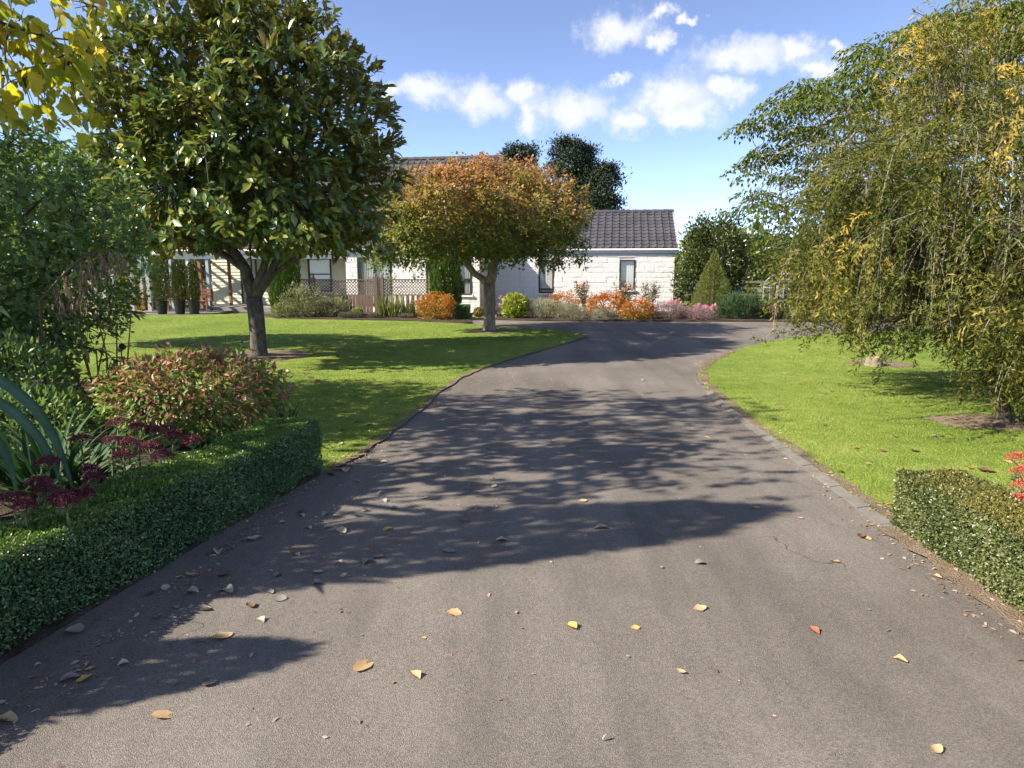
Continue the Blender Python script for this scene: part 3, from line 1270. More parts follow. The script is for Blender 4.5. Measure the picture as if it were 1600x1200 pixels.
def gable_roof(x0, x1, ya, za, yr, zr, yb, zb, fascia=True, tiles=True):
    rf = MB()
    t = 0.05
    vs = [(x0, ya, za), (x1, ya, za), (x1, yr, zr), (x0, yr, zr), (x1, yb, zb), (x0, yb, zb)]
    vs2 = [(x, y, z - t) for x, y, z in vs]
    rf.add(vs + vs2, [(0, 1, 2, 3), (3, 2, 4, 5), (7, 6, 9, 8), (8, 9, 11, 10), (0, 6, 7, 1), (5, 4, 10, 11), (1, 7, 8, 2), (2, 8, 10, 4), (0, 3, 9, 6), (3, 5, 11, 9)])
    ro = rf.build('roof', M['rooftile'], house)
    k = tile_slope(x0, x1, ya - 0.02, za, yr, zr).build('tiles', M['rooftile'], ro)
    k['kind'] = 'stuff'
    rc = MB()
    n = max(2, int((x1 - x0) / 0.42))
    for i in range(n):
        a, b = x0 + (x1 - x0) * i / n, x0 + (x1 - x0) * (i + 1.05) / n
        rc.tube([(a, yr, zr + .035), (min(b, x1 + .02), yr, zr + .025)], [0.10, 0.092], 8)
    rc.build('ridge_cap', M['rooftile'], ro)
    if fascia:
        MB().box(x0 - .02, x1 + .02, ya - 0.045, ya - 0.005, za - .17, za - .01).build('fascia', M['white'], ro)
        g = MB()
        g.tube([(x0 - .02, ya - .085, za - .06), (x1 + .02, ya - .085, za - .06)], 0.042, 8)
        g.build('gutter', M['white'], ro)
        MB().box(x0, x1, ya - 0.04, ya + 0.62, za - .20, za - .172).build('soffit', M['white'], ro)
    return ro


ZE = 2.52
# garage wing (right): front wall on local y = 0
WY = -1.35                                   # front wing stands forward of it
gx0 = hx(752, 0.0)
w1 = (hx(842, 0), hx(865, 0), hl(850, 458, 0)[1], hl(850, 406, 0)[1])
w2 = (hx(968, 0), hx(992, 0), hl(980, 453, 0)[1], hl(980, 406, 0)[1])
block_wall(gx0, 0.0, 0.0, ZE - 0.18, 0.0, [w1, w2], True)
window(*w1, 0.0, 'blind', rail=0.12)
window(*w2, 0.0, 'blind')
sw = MB()
sw.box(-0.2, 0.0, 0.203, 6.4, 0.0, ZE - .2)
vs = [(-0.004, 0.0, ZE - .2), (-0.004, 6.4, ZE - .2), (-0.004, 3.2, 4.0)]
sw.add(vs, [(0, 1, 2)])
sw.build('wall', M['mortar'], house)
gable_roof(hx(690, -0.3), 0.12, -0.03, ZE + .04, 3.2, 4.22, 6.8, ZE + .04)
MB().bar((0.10, -0.05, ZE - .02), (0.10, 3.2, 4.16), 0.03, 0.17).build('bargeboard', M['white'], house)
xdp = hx(814.5, -0.06)
MB().tube([(xdp, -.10, ZE - .10), (xdp, -.09, ZE - .22), (xdp, -.06, ZE - .34), (xdp, -.06, 0.05)], 0.038, 8).build('downpipe', M['white'], house)

# front wing (centre): block wall on local y = WY
fx0, fx1 = hx(541, WY), hx(752, WY)
q1 = (hx(559, WY), hx(612, WY), 0.25, hl(585, 402, WY)[1])
q2 = (hx(666, WY), hx(680, WY), 0.05, hl(672, 402, WY)[1])
q3 = (hx(712, WY), hx(737, WY), hl(730, 461, WY)[1], hl(730, 402, WY)[1])
block_wall(fx0, fx1, 0.0, ZE - 0.18, WY, [q1, q2, q3], False)
window(*q1, WY, 'curtain', mull=(0.5,), sill=False)
window(*q2, WY, None, sill=False)
window(*q3, WY, 'curtain', cover=(0.45, 1.0), rail=0.42)
MB().box(fx1 - .2, fx1, WY + .203, 0.0, 0, ZE - .2).box(fx0, fx0 + .2, WY + .203, 3.0, 0, ZE - .2).build('wall', M['mortar'], house)
MB().tube([(fx1 - .03, WY - .1, ZE - .12), (fx1 - .03, WY - .06, ZE - .34), (fx1 - .03, WY - .06, 0.05)], 0.04, 8).build('downpipe', M['brownpost'], house)

# verandah (left): boarded wall set back, deck, posts
VY = 0.75
vx0 = hx(331, VY)
boards = empty('wall')
boards.parent = house
MB().box(vx0, fx0 - .002, VY + .03, VY + .2, 0, ZE).build('wall_backing', M['mortar'], boards)
d1 = (hx(376, VY), hx(402, VY), 0.18, hl(390, 401, VY)[1])
d2 = (hx(482, VY), hx(518, VY), 0.75, hl(500, 401, VY)[1])
bh = 0.145
z = 0.17
while z < ZE - .05:
    xs = [(vx0, fx0 - .004)]
    for (a, b, c0, c1) in (d1, d2):
        if z + bh > c0 + .02 and z < c1 - .02:
            xs = [s for (p, q) in xs for s in ((p, min(q, a)), (max(p, b), q)) if s[1] - s[0] > .03]
    for (p, q) in xs:
        MB().add([(p, VY + .029, z), (q, VY + .029, z), (q, VY + .029, z + bh), (p, VY + .029, z + bh), (p, VY - .012, z + .002), (q, VY - .012, z + .002), (q, VY + .012, z + bh), (p, VY + .012, z + bh)],
                 [(4, 5, 6, 7), (0, 4, 7, 3), (1, 2, 6, 5), (0, 1, 5, 4), (3, 7, 6, 2)]).build('board', M['board'], boards)
    z += bh
window(*d1, VY - .01, 'curtain', cover=(0.0, 0.55), rail=0.45, sill=False)
window(*d2, VY - .01, 'curtain', cover=(0.0, 0.4), rail=0.5)
DX0 = hx(318, -1.7)
MB().box(DX0, fx0 - .01, -1.75, VY + .02, -0.04, 0.17).build('verandah_floor', M['deck'], house)
LX0 = hx(262, -1.6)
gable_roof(LX0, fx1 + 0.12, WY - .04, ZE + .04, 3.6, 6.75, 8.6, ZE + .04)
MB().box(LX0 + .1, fx0, -1.30, -1.18, ZE - .36, ZE - .20).build('verandah_beam', M['white'], house)
for (u, mat_, ww, ly, zb) in ((325.5, 'bluepost', 0.13, -1.24, 0.17), (358.5, 'brownpost', 0.10, -0.2, 0.17), (313, 'brownpost', 0.13, -0.2, -0.03), (295, 'white', 0.12, -1.24, -0.03), (268, 'bluepost', 0.12, -1.24, -0.03)):
    x = hx(u, ly)
    MB().box(x - ww / 2, x + ww / 2, ly - ww / 2, ly + ww / 2, zb, ZE - .17 if ly > -1 else ZE - .362).build('verandah_post', M[mat_], house)
xb = hx(325.5, -1.24)
MB().box(xb - .3, xb + .35, -1.9, -1.755, -0.03, 0.10).build('footing', M['blue'], house)

# ------------------------------------------------------------------ lattice fence in front of the house
FY = 25.1


def lattice_panel(root, x0, x1, z0, z1, y, step=0.115, w=0.024):
    """each diagonal strip a part of its own"""
    H = z1 - z0
    mb_ = []
    for s in (1, -1):
        k = -int(H / step) - 1
        while x0 + k * step < x1:
            xa = x0 + k * step if s > 0 else x0 + k * step + H
            # line from (xa, z0) to (xa + s*H, z1)
            t0, t1 = 0.0, 1.0
            dx = s * H
            lo, hi = (x0 - xa) / dx, (x1 - xa) / dx
            if lo > hi:
                lo, hi = hi, lo
            t0, t1 = max(0, lo), min(1, hi)
            k += 1
            if t1 - t0 < 0.12:
                continue
            yy = y + (0.006 if s > 0 else -0.006)
            MB().bar((xa + dx * t0, yy, z0 + H * t0), (xa + dx * t1, yy, z0 + H * t1), 0.010, w).build('lattice_strip', M['brown'], root)


def fence_run(label, u0, u1, posts, boards=True):
    a, b = vp(u0, 440, FY).x, vp(u1, 440, FY).x
    root = thing('lattice_fence', label, 'fence', (0, 0, 0), 0, 'lattice fence runs before the house')
    zt, zm = vp(600, 438, FY).z, vp(600, 460, FY).z
    MB().box(a, b, FY - .03, FY + .03, zt, zt + .045).build('rail', M['brown'], root)
    MB().box(a, b, FY - .03, FY + .03, zm - .045, zm).build('rail', M['brown'], root)
    MB().box(a, b, FY - .02, FY + .02, 0.10, 0.16).build('rail', M['brown'], root)
    lattice_panel(root, a + .02, b - .02, zm, zt, FY)
    x = a + .03
    while x < b - .05:
        MB().box(x, x + .115, FY - .036, FY - .021, 0.12, zm - .046).build('board', M['brown'], root)
        x += .125 if boards else .19
    for u in posts:
        px_ = vp(u, 440, FY).x
        p = MB().box(px_ - .055, px_ + .055, FY - .075, FY + .04, 0, zt + .10)
        p.build('post', M['brown'], root)
        q = MB().lathe([(0.035, 0), (0.05, .02), (0.03, .045), (0.05, .085), (0.035, .12), (0.006, .16)], 8, (px_, FY - .018, zt + .101))
        q.build('finial', M['brown'], root, smooth=True)
    return root


fence_run('brown lattice fence with solid lower boards behind the pale flowering shrub', 468, 584, (490, 587))
fence_run('brown lattice fence with open lower pickets beside the green column conifer', 592, 674, (597,), False)

# ------------------------------------------------------------------ foliage materials
M['mag'] = m_leaf('magnolia_leaf', [(0.048, 0.098, 0.026), (0.11, 0.17, 0.030), (0.23, 0.255, 0.038), (0.42, 0.34, 0.055)], 0.30, 0.18, back=(0.21, 0.15, 0.05), spec=0.6)
M['maple'] = m_leaf('maple_leaf', [(0.10, 0.14, 0.018), (0.19, 0.20, 0.03), (0.29, 0.21, 0.045), (0.37, 0.185, 0.065), (0.38, 0.175, 0.095)], 0.55, 0.32)
M['yellow'] = m_leaf('yellow_leaf', [(0.17, 0.22, 0.02), (0.38, 0.36, 0.03), (0.55, 0.44, 0.04), (0.40, 0.24, 0.07)], 0.5, 0.5)
M['bluegreen'] = m_leaf('bluegreen_leaf', [(0.075, 0.14, 0.048), (0.12, 0.20, 0.068), (0.18, 0.26, 0.08), (0.32, 0.35, 0.07)], 0.5, 0.3)
M['lime'] = m_leaf('lime_leaf', [(0.08, 0.13, 0.024), (0.15, 0.21, 0.036), (0.25, 0.27, 0.05)], 0.5, 0.35)
M['willow'] = m_leaf('willow_leaf', [(0.055, 0.075, 0.014), (0.125, 0.132, 0.026), (0.24, 0.205, 0.055), (0.46, 0.32, 0.055)], 0.6, 0.30, spec=0.15)
M['albizia'] = m_leaf('albizia_leaf', [(0.035, 0.060, 0.010), (0.075, 0.105, 0.014), (0.15, 0.165, 0.022), (0.26, 0.21, 0.035)], 0.6, 0.3, spec=0.15)
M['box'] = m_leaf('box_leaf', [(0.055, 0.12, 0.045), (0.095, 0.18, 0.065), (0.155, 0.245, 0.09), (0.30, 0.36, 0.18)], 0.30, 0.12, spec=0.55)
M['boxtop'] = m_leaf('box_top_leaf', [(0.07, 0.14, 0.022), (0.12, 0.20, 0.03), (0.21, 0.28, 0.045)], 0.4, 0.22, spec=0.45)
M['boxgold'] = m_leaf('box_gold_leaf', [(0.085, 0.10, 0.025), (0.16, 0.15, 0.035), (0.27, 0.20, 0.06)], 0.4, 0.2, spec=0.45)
M['boxgrey'] = m_leaf('box_grey_leaf', [(0.055, 0.085, 0.026), (0.105, 0.135, 0.042), (0.18, 0.20, 0.075), (0.32, 0.31, 0.17)], 0.36, 0.15, spec=0.5)  # greyer, more olive leaf mix for the right hedge
M['nandina'] = m_leaf('nandina_leaf', [(0.13, 0.25, 0.05), (0.19, 0.30, 0.065), (0.25, 0.22, 0.075), (0.42, 0.13, 0.10), (0.24, 0.10, 0.12)], 0.5, 0.25)
M['orange'] = m_leaf('orange_leaf', [(0.16, 0.20, 0.03), (0.35, 0.20, 0.025), (0.46, 0.15, 0.02), (0.42, 0.085, 0.02)], 0.5, 0.3)
M['darkgreen'] = m_leaf('dark_leaf', [(0.035, 0.055, 0.014), (0.07, 0.092, 0.022), (0.14, 0.15, 0.04)], 0.34, 0.15, spec=0.5)
M['conifer'] = m_leaf('conifer_leaf', [(0.045, 0.085, 0.012), (0.085, 0.145, 0.018), (0.14, 0.20, 0.025)], 0.6, 0.2)
M['olivecone'] = m_leaf('cone_conifer_leaf', [(0.11, 0.14, 0.03), (0.17, 0.195, 0.042), (0.24, 0.25, 0.06)], 0.65, 0.15)
M['pine'] = m_leaf('pine_needle', [(0.010, 0.022, 0.012), (0.022, 0.040, 0.018), (0.045, 0.065, 0.025)], 0.6, 0.1)
M['greywhite'] = m_leaf('grey_white_leaf', [(0.15, 0.16, 0.09), (0.29, 0.28, 0.19), (0.44, 0.42, 0.32)], 0.7, 0.2)
M['whitefl'] = m_leaf('white_shrub_leaf', [(0.13, 0.15, 0.05), (0.25, 0.25, 0.12), (0.48, 0.45, 0.32)], 0.6, 0.25)
M['limeyel'] = m_leaf('lime_yellow_leaf', [(0.16, 0.22, 0.03), (0.30, 0.34, 0.05), (0.44, 0.42, 0.10)], 0.5, 0.3)
M['purple'] = m_leaf('heather_flower', [(0.11, 0.12, 0.06), (0.25, 0.15, 0.17), (0.40, 0.24, 0.31)], 0.7, 0.25)
M['rosemary'] = m_leaf('rosemary_leaf', [(0.035, 0.075, 0.025), (0.06, 0.115, 0.04), (0.10, 0.16, 0.06)], 0.6, 0.2)
M['pink'] = m_leaf('pink_petal', [(0.62, 0.17, 0.30), (0.72, 0.28, 0.42), (0.80, 0.45, 0.52)], 0.6, 0.35, tcol=1.1)
M['rosepink'] = m_leaf('rose_petal', [(0.50, 0.14, 0.11), (0.66, 0.28, 0.20), (0.7, 0.45, 0.33)], 0.6, 0.3, tcol=1.1)
M['iris'] = m_leaf('iris_blade', [(0.07, 0.11, 0.025), (0.15, 0.17, 0.045), (0.26, 0.23, 0.09)], 0.5, 0.25)
M['lavender'] = m_leaf('lavender_leaf', [(0.10, 0.10, 0.075), (0.17, 0.16, 0.12), (0.25, 0.22, 0.18)], 0.7, 0.15)
M['strap'] = m_leaf('strap_leaf', [(0.025, 0.070, 0.022), (0.042, 0.10, 0.032), (0.075, 0.14, 0.045)], 0.6, 0.15, spec=0.2)
M['flax'] = m_leaf('flax_leaf', [(0.045, 0.095, 0.055), (0.065, 0.125, 0.075), (0.10, 0.165, 0.10)], 0.5, 0.12, spec=0.3)
M['sedumleaf'] = m_leaf('sedum_leaf', [(0.085, 0.15, 0.065), (0.13, 0.19, 0.08), (0.24, 0.22, 0.07)], 0.5, 0.2)
M['sedum'] = m_leaf('sedum_flower', [(0.075, 0.014, 0.030), (0.13, 0.022, 0.042), (0.21, 0.045, 0.060), (0.30, 0.09, 0.085)], 0.75, 0.1)
M['coral'] = m_leaf('coral_flower', [(0.35, 0.05, 0.05), (0.55, 0.12, 0.07), (0.5, 0.2, 0.10)], 0.7, 0.15)
M['rhodo'] = m_leaf('rhododendron_leaf', [(0.075, 0.12, 0.045), (0.12, 0.17, 0.06), (0.22, 0.23, 0.06), (0.44, 0.30, 0.06)], 0.4, 0.2, back=(0.15, 0.13, 0.07))
M['plume'] = m_leaf('dry_plume', [(0.20, 0.125, 0.085), (0.36, 0.24, 0.17), (0.52, 0.39, 0.30)], 0.8, 0.2)
M['stem'] = m_plain('green_stem', (0.14, 0.17, 0.07), 0.6, 0.2, 10)
M['brownstem'] = m_plain('brown_stem', (0.13, 0.085, 0.05), 0.7, 0.2, 12)
M['redstem'] = m_plain('red_stem', (0.24, 0.11, 0.06), 0.6, 0.2, 12)
M['black'] = m_plain('black_pot', (0.02, 0.02, 0.022), 0.4, 0.2, 8)
M['hedgecore'] = m_plain('hedge_core', (0.022, 0.028, 0.012), 0.95, 0.3, 30)


# ------------------------------------------------------------------ trees
def make_tree(name, label, base, trunk, tr, att, step, kill, bark, seed, r_tip=0.005, minr=0.0, expo=2.3, group=None, jit=0.18, up=0.0, flare=1.5, limbs=()):
    rng = np.random.default_rng(seed)
    root = thing(name, label, 'tree', base, 0, group)
    b = np.array(base, float)
    pos, par = grow([np.array(p) for p in trunk], att, step, kill, rng, jit=jit, up=up, limbs=limbs)
    r = radii_of(par, r_tip, expo, tr)
    wood_objs(pos - b, par, r, len(trunk), bark, root, minr=minr, flare=flare)
    return root, pos, par, r, b, rng


def twig_nodes(pos, par, r, frac=None, level=3):
    """nodes within `level` steps of a tip"""
    n = len(par)
    dist = np.zeros(n, int)
    has = np.zeros(n, bool)
    for i in range(n - 1, -1, -1):
        if par[i] >= 0:
            has[par[i]] = True
            dist[par[i]] = max(dist[par[i]], dist[i] + 1)
    return np.where(dist < level)[0], dist


def scatter_leaves(pos, par, idx, per, spread, rng, center, out_b=0.7, up_b=0.4, rand_b=0.6, droop=0.0):
    d = tip_dirs(pos, par)
    P = np.repeat(pos[idx], per, 0)
    Tn = np.repeat(d[idx], per, 0)
    n = len(P)
    P = P + rng.normal(size=(n, 3)) * spread
    outw = unit(P - np.array(center)[None])
    D = unit(outw * out_b + Tn * 0.4 + rdir(n, rng) * rand_b + np.array([0, 0, -droop]))
    N = unit(np.array([0, 0, up_b]) + rdir(n, rng) * 0.55 + outw * 0.35)
    return P, D, N


def in_frame(P, margin=0):
    z = P[:, 1] * CP - (P[:, 2] - HCAM) * SP
    u = 800 + FPX * P[:, 0] / np.maximum(z, .1)
    v = 600 - FPX * (P[:, 1] * SP + (P[:, 2] - HCAM) * CP) / np.maximum(z, .1)
    return (z > .3) & (u > -margin) & (u < 1600 + margin) & (v > -margin) & (v < 1200 + margin), z


def single_leaves(name, sel, P, D, N, L, Wd, tmpl, rnd, mat, parent, b, nvar=8):
    """the chosen leaves as objects of their own that share a few meshes"""
    tv, tf = tmpl
    mes = []
    for k in range(nvar):
        me = np_mesh(name, tv.copy(), tf.copy(), np.full(len(tv), (k + 0.5) / nvar))
        me.materials.append(mat)
        mes.append(me)
    X, Dn, Nn = frames(D[sel], N[sel])
    for q, i in enumerate(sel):
        o = bpy.data.objects.new(name, mes[min(nvar - 1, int(np.clip(rnd[i], 0, .999) * nvar))])
        COL.objects.link(o)
        o.parent = parent
        Lq, Wq = float(L[i]), float(Wd[i])
        m = Matrix.Identity(4)
        for a in range(3):
            m[a][0], m[a][1], m[a][2], m[a][3] = X[q][a] * Wq, Dn[q][a] * Lq, Nn[q][a] * Lq, P[i][a] - b[a]
        o.matrix_local = m


# --- magnolia on the left lawn
rng = np.random.default_rng(101)
mb0 = np.array((MAG.x, MAG.y, 0.03))
cM = np.array((MAG.x - 0.12, MAG.y, 4.45))
att = np.concatenate([ell_pts(1150, cM, (2.6, 2.45, 2.35), rng, 0.45, 9, 0.10, zmin=2.15),
                      ell_pts(260, cM + np.array((0, 0, -.5)), (2.2, 2.0, 1.8), rng, 0.1, 5, 0.1, zmin=2.2)])
tp = [mb0 + np.array(q) for q in ((0, 0, 0), (0.0, 0, .45), (-.01, 0, .85), (-.03, 0, 1.15), (-.05, 0, 1.45), (-.05, .02, 1.8), (-.06, .03, 2.2))]
limb_px = [[(385, 425), (350, 398), (312, 384), (270, 366), (225, 340)], [(382, 418), (350, 372), (330, 330), (322, 290)], [(428, 428), (455, 408), (488, 390), (520, 366), (560, 330)],
           [(424, 424), (440, 392), (462, 366), (490, 320)], [(412, 418), (425, 370), (440, 320)]]
mlimbs = []
for k_, lp in enumerate(limb_px):
    dep = (-.25, .35, -.2, .4, -.7)[k_]
    mlimbs.append((3, [np.array(vp(u_, v_, MAG.y + dep * j_ / len(lp))) for j_, (u_, v_) in enumerate(lp)]))
root, pos, par, r, b, rng = make_tree('magnolia_tree', 'dense evergreen magnolia with glossy dark leaves and grey trunk on the left lawn', mb0, tp, 0.152, att, 0.30, 0.36, M['bark_mag'], 102, r_tip=0.006, expo=2.5, flare=1.35, limbs=mlimbs)
pts = np.concatenate([ell_pts(1500, cM, (2.76, 2.65, 2.66), rng, 0.60, 22, 0.16, zmin=2.0, pw=.7), ell_pts(480, cM + np.array((0, 0, -.3)), (2.3, 2.1, 2.0), rng, 0.2, 5, 0.1, zmin=2.3)])
rg_ = rng.uniform(1.3, 2.75, 330)
ra_ = rng.uniform(0, 6.283, 330)
pts = np.concatenate([pts, np.stack([cM[0] + np.cos(ra_) * rg_ / 1.25, cM[1] + np.sin(ra_) * rg_ / 1.3, rng.uniform(2.0, 3.0, 330) - .12 * (rg_ - 2)], 1)])
pts = pts[(pts[:, 2] > 2.4) | (np.hypot(pts[:, 0] - cM[0], pts[:, 1] - cM[1]) > 1.0)]
dz_ = np.clip((cM[2] - pts[:, 2]) / 2.3, 0, 1)
pts[:, :2] = cM[:2] + (pts[:, :2] - cM[:2]) * (1 + .42 * dz_ ** 1.6)[:, None]
ni = nearest_nodes(pts, pos, 5)
near = np.linalg.norm(pts - pos[ni], axis=1) < 1.3
pts, ni = pts[near], ni[near]
twigs_np('twigs', pos[ni] - b, pts - b, .008, M['bark_mag'], root)
P, D, N = clump_leaves(pts, pos[ni], 15, .11, rng, cM - np.array((0, 0, 1.0)), 0.6, 0.8, 0.8)
n = len(P)
L = rng.uniform(0.13, 0.255, n)
Wd = L * rng.uniform(0.36, 0.46, n)
rn = np.clip(rng.normal(0.40, 0.17, n) + np.repeat(rng.normal(0, .16, len(pts)), 15), 0, 1)
inf, zz = in_frame(P)
vis = np.where(inf & (P[:, 1] < cM[1] - 0.6))[0]
front = vis[np.argsort(np.linalg.norm((P[vis] - cM) / np.array((3, 2.8, 2.7)), axis=1) * -1 + P[vis, 1] * 0.15)][:280]
rest = np.setdiff1d(np.arange(n), front)
co = leaf_obj('crown', P[rest] - b, D[rest], N[rest], L[rest], Wd[rest], T_OVAL, rn[rest], M['mag'], root)
co['kind'] = 'stuff'
single_leaves('leaf', front, P, D, N, L, Wd, T_OVAL, rn, M['mag'], root, b)
print('magnolia leaves', n, 'nodes', len(pos))

# --- maple before the house
rng = np.random.default_rng(201)
b0 = np.array((MAP.x, MAP.y, 0.03))
cA = np.array((MAP.x - 0.15, MAP.y, 3.15))
att = np.concatenate([ell_pts(1500, cA, (2.8, 2.5, 1.5), rng, 0.35, 12, 0.12, zmin=1.95),
                      cA + np.array((0, 0, -.35)) + np.stack([np.cos(q_ := rng.uniform(0, 6.28, 220)) * 2.75, np.sin(q_) * 2.4, rng.uniform(-.75, .2, 220)], 1)])
tp = [b0 + np.array(q) for q in ((0, 0, 0), (0.0, 0, .4), (.01, 0, .8), (.0, 0, 1.1), (0.0, 0, 1.3))]
root, pos, par, r, b, rng = make_tree('maple_tree', 'rounded autumn maple turning orange over green beside the driveway', b0, tp, 0.16, att, 0.26, 0.30, M['bark_maple'], 202, r_tip=0.004, expo=2.45, flare=1.3)
pts = np.concatenate([ell_pts(2400, cA, (3.02, 2.75, 1.72), rng, 0.48, 30, 0.16, zmin=2.05, pw=.75), ell_pts(450, cA, (2.5, 2.2, 1.3), rng, 0.1, 6, 0.1, zmin=2.5), np.array((cA[0] - 2.35, cA[1] - .6, 2.15)) + rng.normal(size=(110, 3)) * np.array((.45, .6, .28)),
                      cA + np.array((0, 0, -.35)) + np.stack([np.cos(q_ := rng.uniform(0, 6.28, 380)) * (w_ := rng.uniform(.78, 1.03, 380)) * 2.85, np.sin(q_) * w_ * 2.5, rng.uniform(-.95, .2, 380) + .22 * np.sin(q_ * 7)], 1)])
ni = nearest_nodes(pts, pos, 5)
near = np.linalg.norm(pts - pos[ni], axis=1) < 1.0
pts, ni = pts[near], ni[near]
twigs_np('twigs', pos[ni] - b, pts - b, .006, M['bark_maple'], root)
P, D, N = clump_leaves(pts, pos[ni], 17, .115, rng, cA - np.array((0, 0, .8)), 0.5, 0.7, 0.8, droop=0.25)
n = len(P)
L = rng.uniform(0.05, 0.095, n)
patch = np.sin(P[:, 0] * 2.1 + 1) * np.sin(P[:, 1] * 1.7) * .12 + np.sin(P[:, 0] * 5 + P[:, 2] * 4) * .07
rn = np.clip((P[:, 2] - 2.2) / 2.6 * 0.75 + 0.12 + patch + rng.normal(size=n) * 0.13, 0, 1)
leaf_obj('crown', P - b, D, N, L, L * rng.uniform(.75, 1.0, n), T_STAR4, rn, M['maple'], root)['kind'] = 'stuff'
print('maple leaves', n, 'nodes', len(pos))

# --- yellow broad-leaved tree, branches reach in at the top left
rng = np.random.default_rng(301)
b0 = np.array((-5.5, 3.7, 0.045))
cY = np.array((-5.0, 4.35, 3.95))
att = np.concatenate([ell_pts(420, cY, (1.95, 1.75, 1.45), rng, 0.3, 8, 0.2, zmin=2.5), rng.uniform((-4.4, 4.7, 2.85), (-2.95, 5.4, 3.9), (150, 3))])
tp = [b0 + np.array(q) for q in ((0, 0, 0), (0.03, .05, .6), (.08, .12, 1.2), (.16, .2, 1.8), (.22, .28, 2.2))]
root, pos, par, r, b, rng = make_tree('yellow_tree', 'broad leaved tree with yellow autumn leaves hanging in at the top left', b0, tp, 0.10, att, 0.26, 0.3, M['bark_dark'], 302, r_tip=0.0035, expo=2.3)
bx_ = rng.uniform((-4.1, 4.8, 2.72), (-3.0, 5.4, 3.8), (80, 3))
pts = np.concatenate([ell_pts(210, cY, (1.95, 1.75, 1.45), rng, 0.3, 8, 0.2, zmin=2.5), bx_])
ni = nearest_nodes(pts, pos, 5)
near = np.linalg.norm(pts - pos[ni], axis=1) < 1.3
pts, ni = pts[near], ni[near]
twigs_np('twigs', pos[ni] - b, pts - b, .005, M['bark_dark'], root)
P, D, N = clump_leaves(pts, pos[ni], 6, .13, rng, cY, 0.3, 0.5, 0.8, droop=0.7)
n = len(P)
L = rng.uniform(0.07, 0.125, n)
Wd = L * rng.uniform(.8, 1.0, n)
rn = np.clip(0.36 + (P[:, 2] - 2.6) / 3.0 * .35 + rng.normal(size=n) * .25, 0, 1)
inf, zz = in_frame(P, 10)
vis = np.where(inf)[0]
vis = vis[np.argsort(zz[vis])][:300]
rest = np.setdiff1d(np.arange(n), vis)
leaf_obj('crown', P[rest] - b, D[rest], N[rest], L[rest], Wd[rest], T_LOBE, rn[rest], M['yellow'], root)['kind'] = 'stuff'
single_leaves('leaf', vis, P, D, N, L, Wd, T_LOBE, rn, M['yellow'], root, b)
print('yellow leaves', n, 'in view', inf.sum())


# --- leafy green trees at the left edge
def leafy_tree(name, label, base, c, rad, natt, per, leaf, mat, bark, seed, tr=0.08, fork=0.9, zmin=0.3, tmpl=T_STAR4, spread=0.1, step=0.24, kill=0.28, mean=0.4, sd=0.2, droop=0.35, level=3, group=None, wl=0.8, shell=0.35, npt=1.6):
    rng = np.random.default_rng(seed)
    b0 = np.array(base, float)
    c = np.array(c, float)
    att = ell_pts(natt, c, rad, rng, shell, 10, 0.22, zmin=zmin)
    tp = [b0 + (np.array((c[0], c[1], 0)) - np.array((b0[0], b0[1], 0))) * (t * .4) + np.array((0, 0, fork * t)) for t in (0, .35, .7, 1.0)]
    root, pos, par, r, b, rng = make_tree(name, label, b0, tp, tr, att, step, kill, bark, seed + 1, r_tip=0.0035, expo=2.4, group=group)
    pts = ell_pts(int(natt * npt), c, rad, rng, shell + .1, 14, 0.2, zmin=zmin - .15, pw=.8)
    ni = nearest_nodes(pts, pos, 3)
    near = np.linalg.norm(pts - pos[ni], axis=1) < 1.0
    pts, ni = pts[near], ni[near]
    twigs_np('twigs', pos[ni] - b, pts - b, .005, bark, root)
    P, D, N = clump_leaves(pts, pos[ni], per, spread * 1.2, rng, c - np.array((0, 0, rad[2] * .3)), 0.5, 0.7, 0.8, droop=droop)
    n = len(P)
    L = rng.uniform(leaf * .7, leaf * 1.25, n)
    rn = np.clip(rng.normal(mean, sd, n), 0, 1)
    leaf_obj('crown', P - b, D, N, L, L * wl, tmpl, rn, mat, root)['kind'] = 'stuff'
    print(name, 'leaves', n)
    return root


leafy_tree('small_tree', 'bushy blue green leafy tree filling the left edge behind the flax', (-6.1, 7.7, 0.04), (-6.05, 7.9, 1.95), (1.85, 1.6, 1.6), 900, 13, 0.075, M['bluegreen'], M['bark_dark'], 401, npt=2.0, fork=0.5, zmin=0.45, wl=.62)
leafy_tree('small_tree', 'pale lime green tree hanging before the pergola at the left', (-10.3, 15.4, 0.03), (-9.9, 15.4, 3.0), (2.5, 1.9, 1.5), 650, 14, 0.10, M['lime'], M['bark_dark'], 411, tr=0.10, fork=1.5, zmin=1.75)
leafy_tree('small_tree', 'tall leafy tree beyond the left edge shading the driveway', (-6.5, 5.7, 0.04), (-6.0, 6.2, 4.9), (1.9, 1.6, 1.2), 420, 8, 0.10, M['bluegreen'], M['bark_dark'], 421, npt=1.15, tr=0.12, fork=2.6, zmin=3.75)

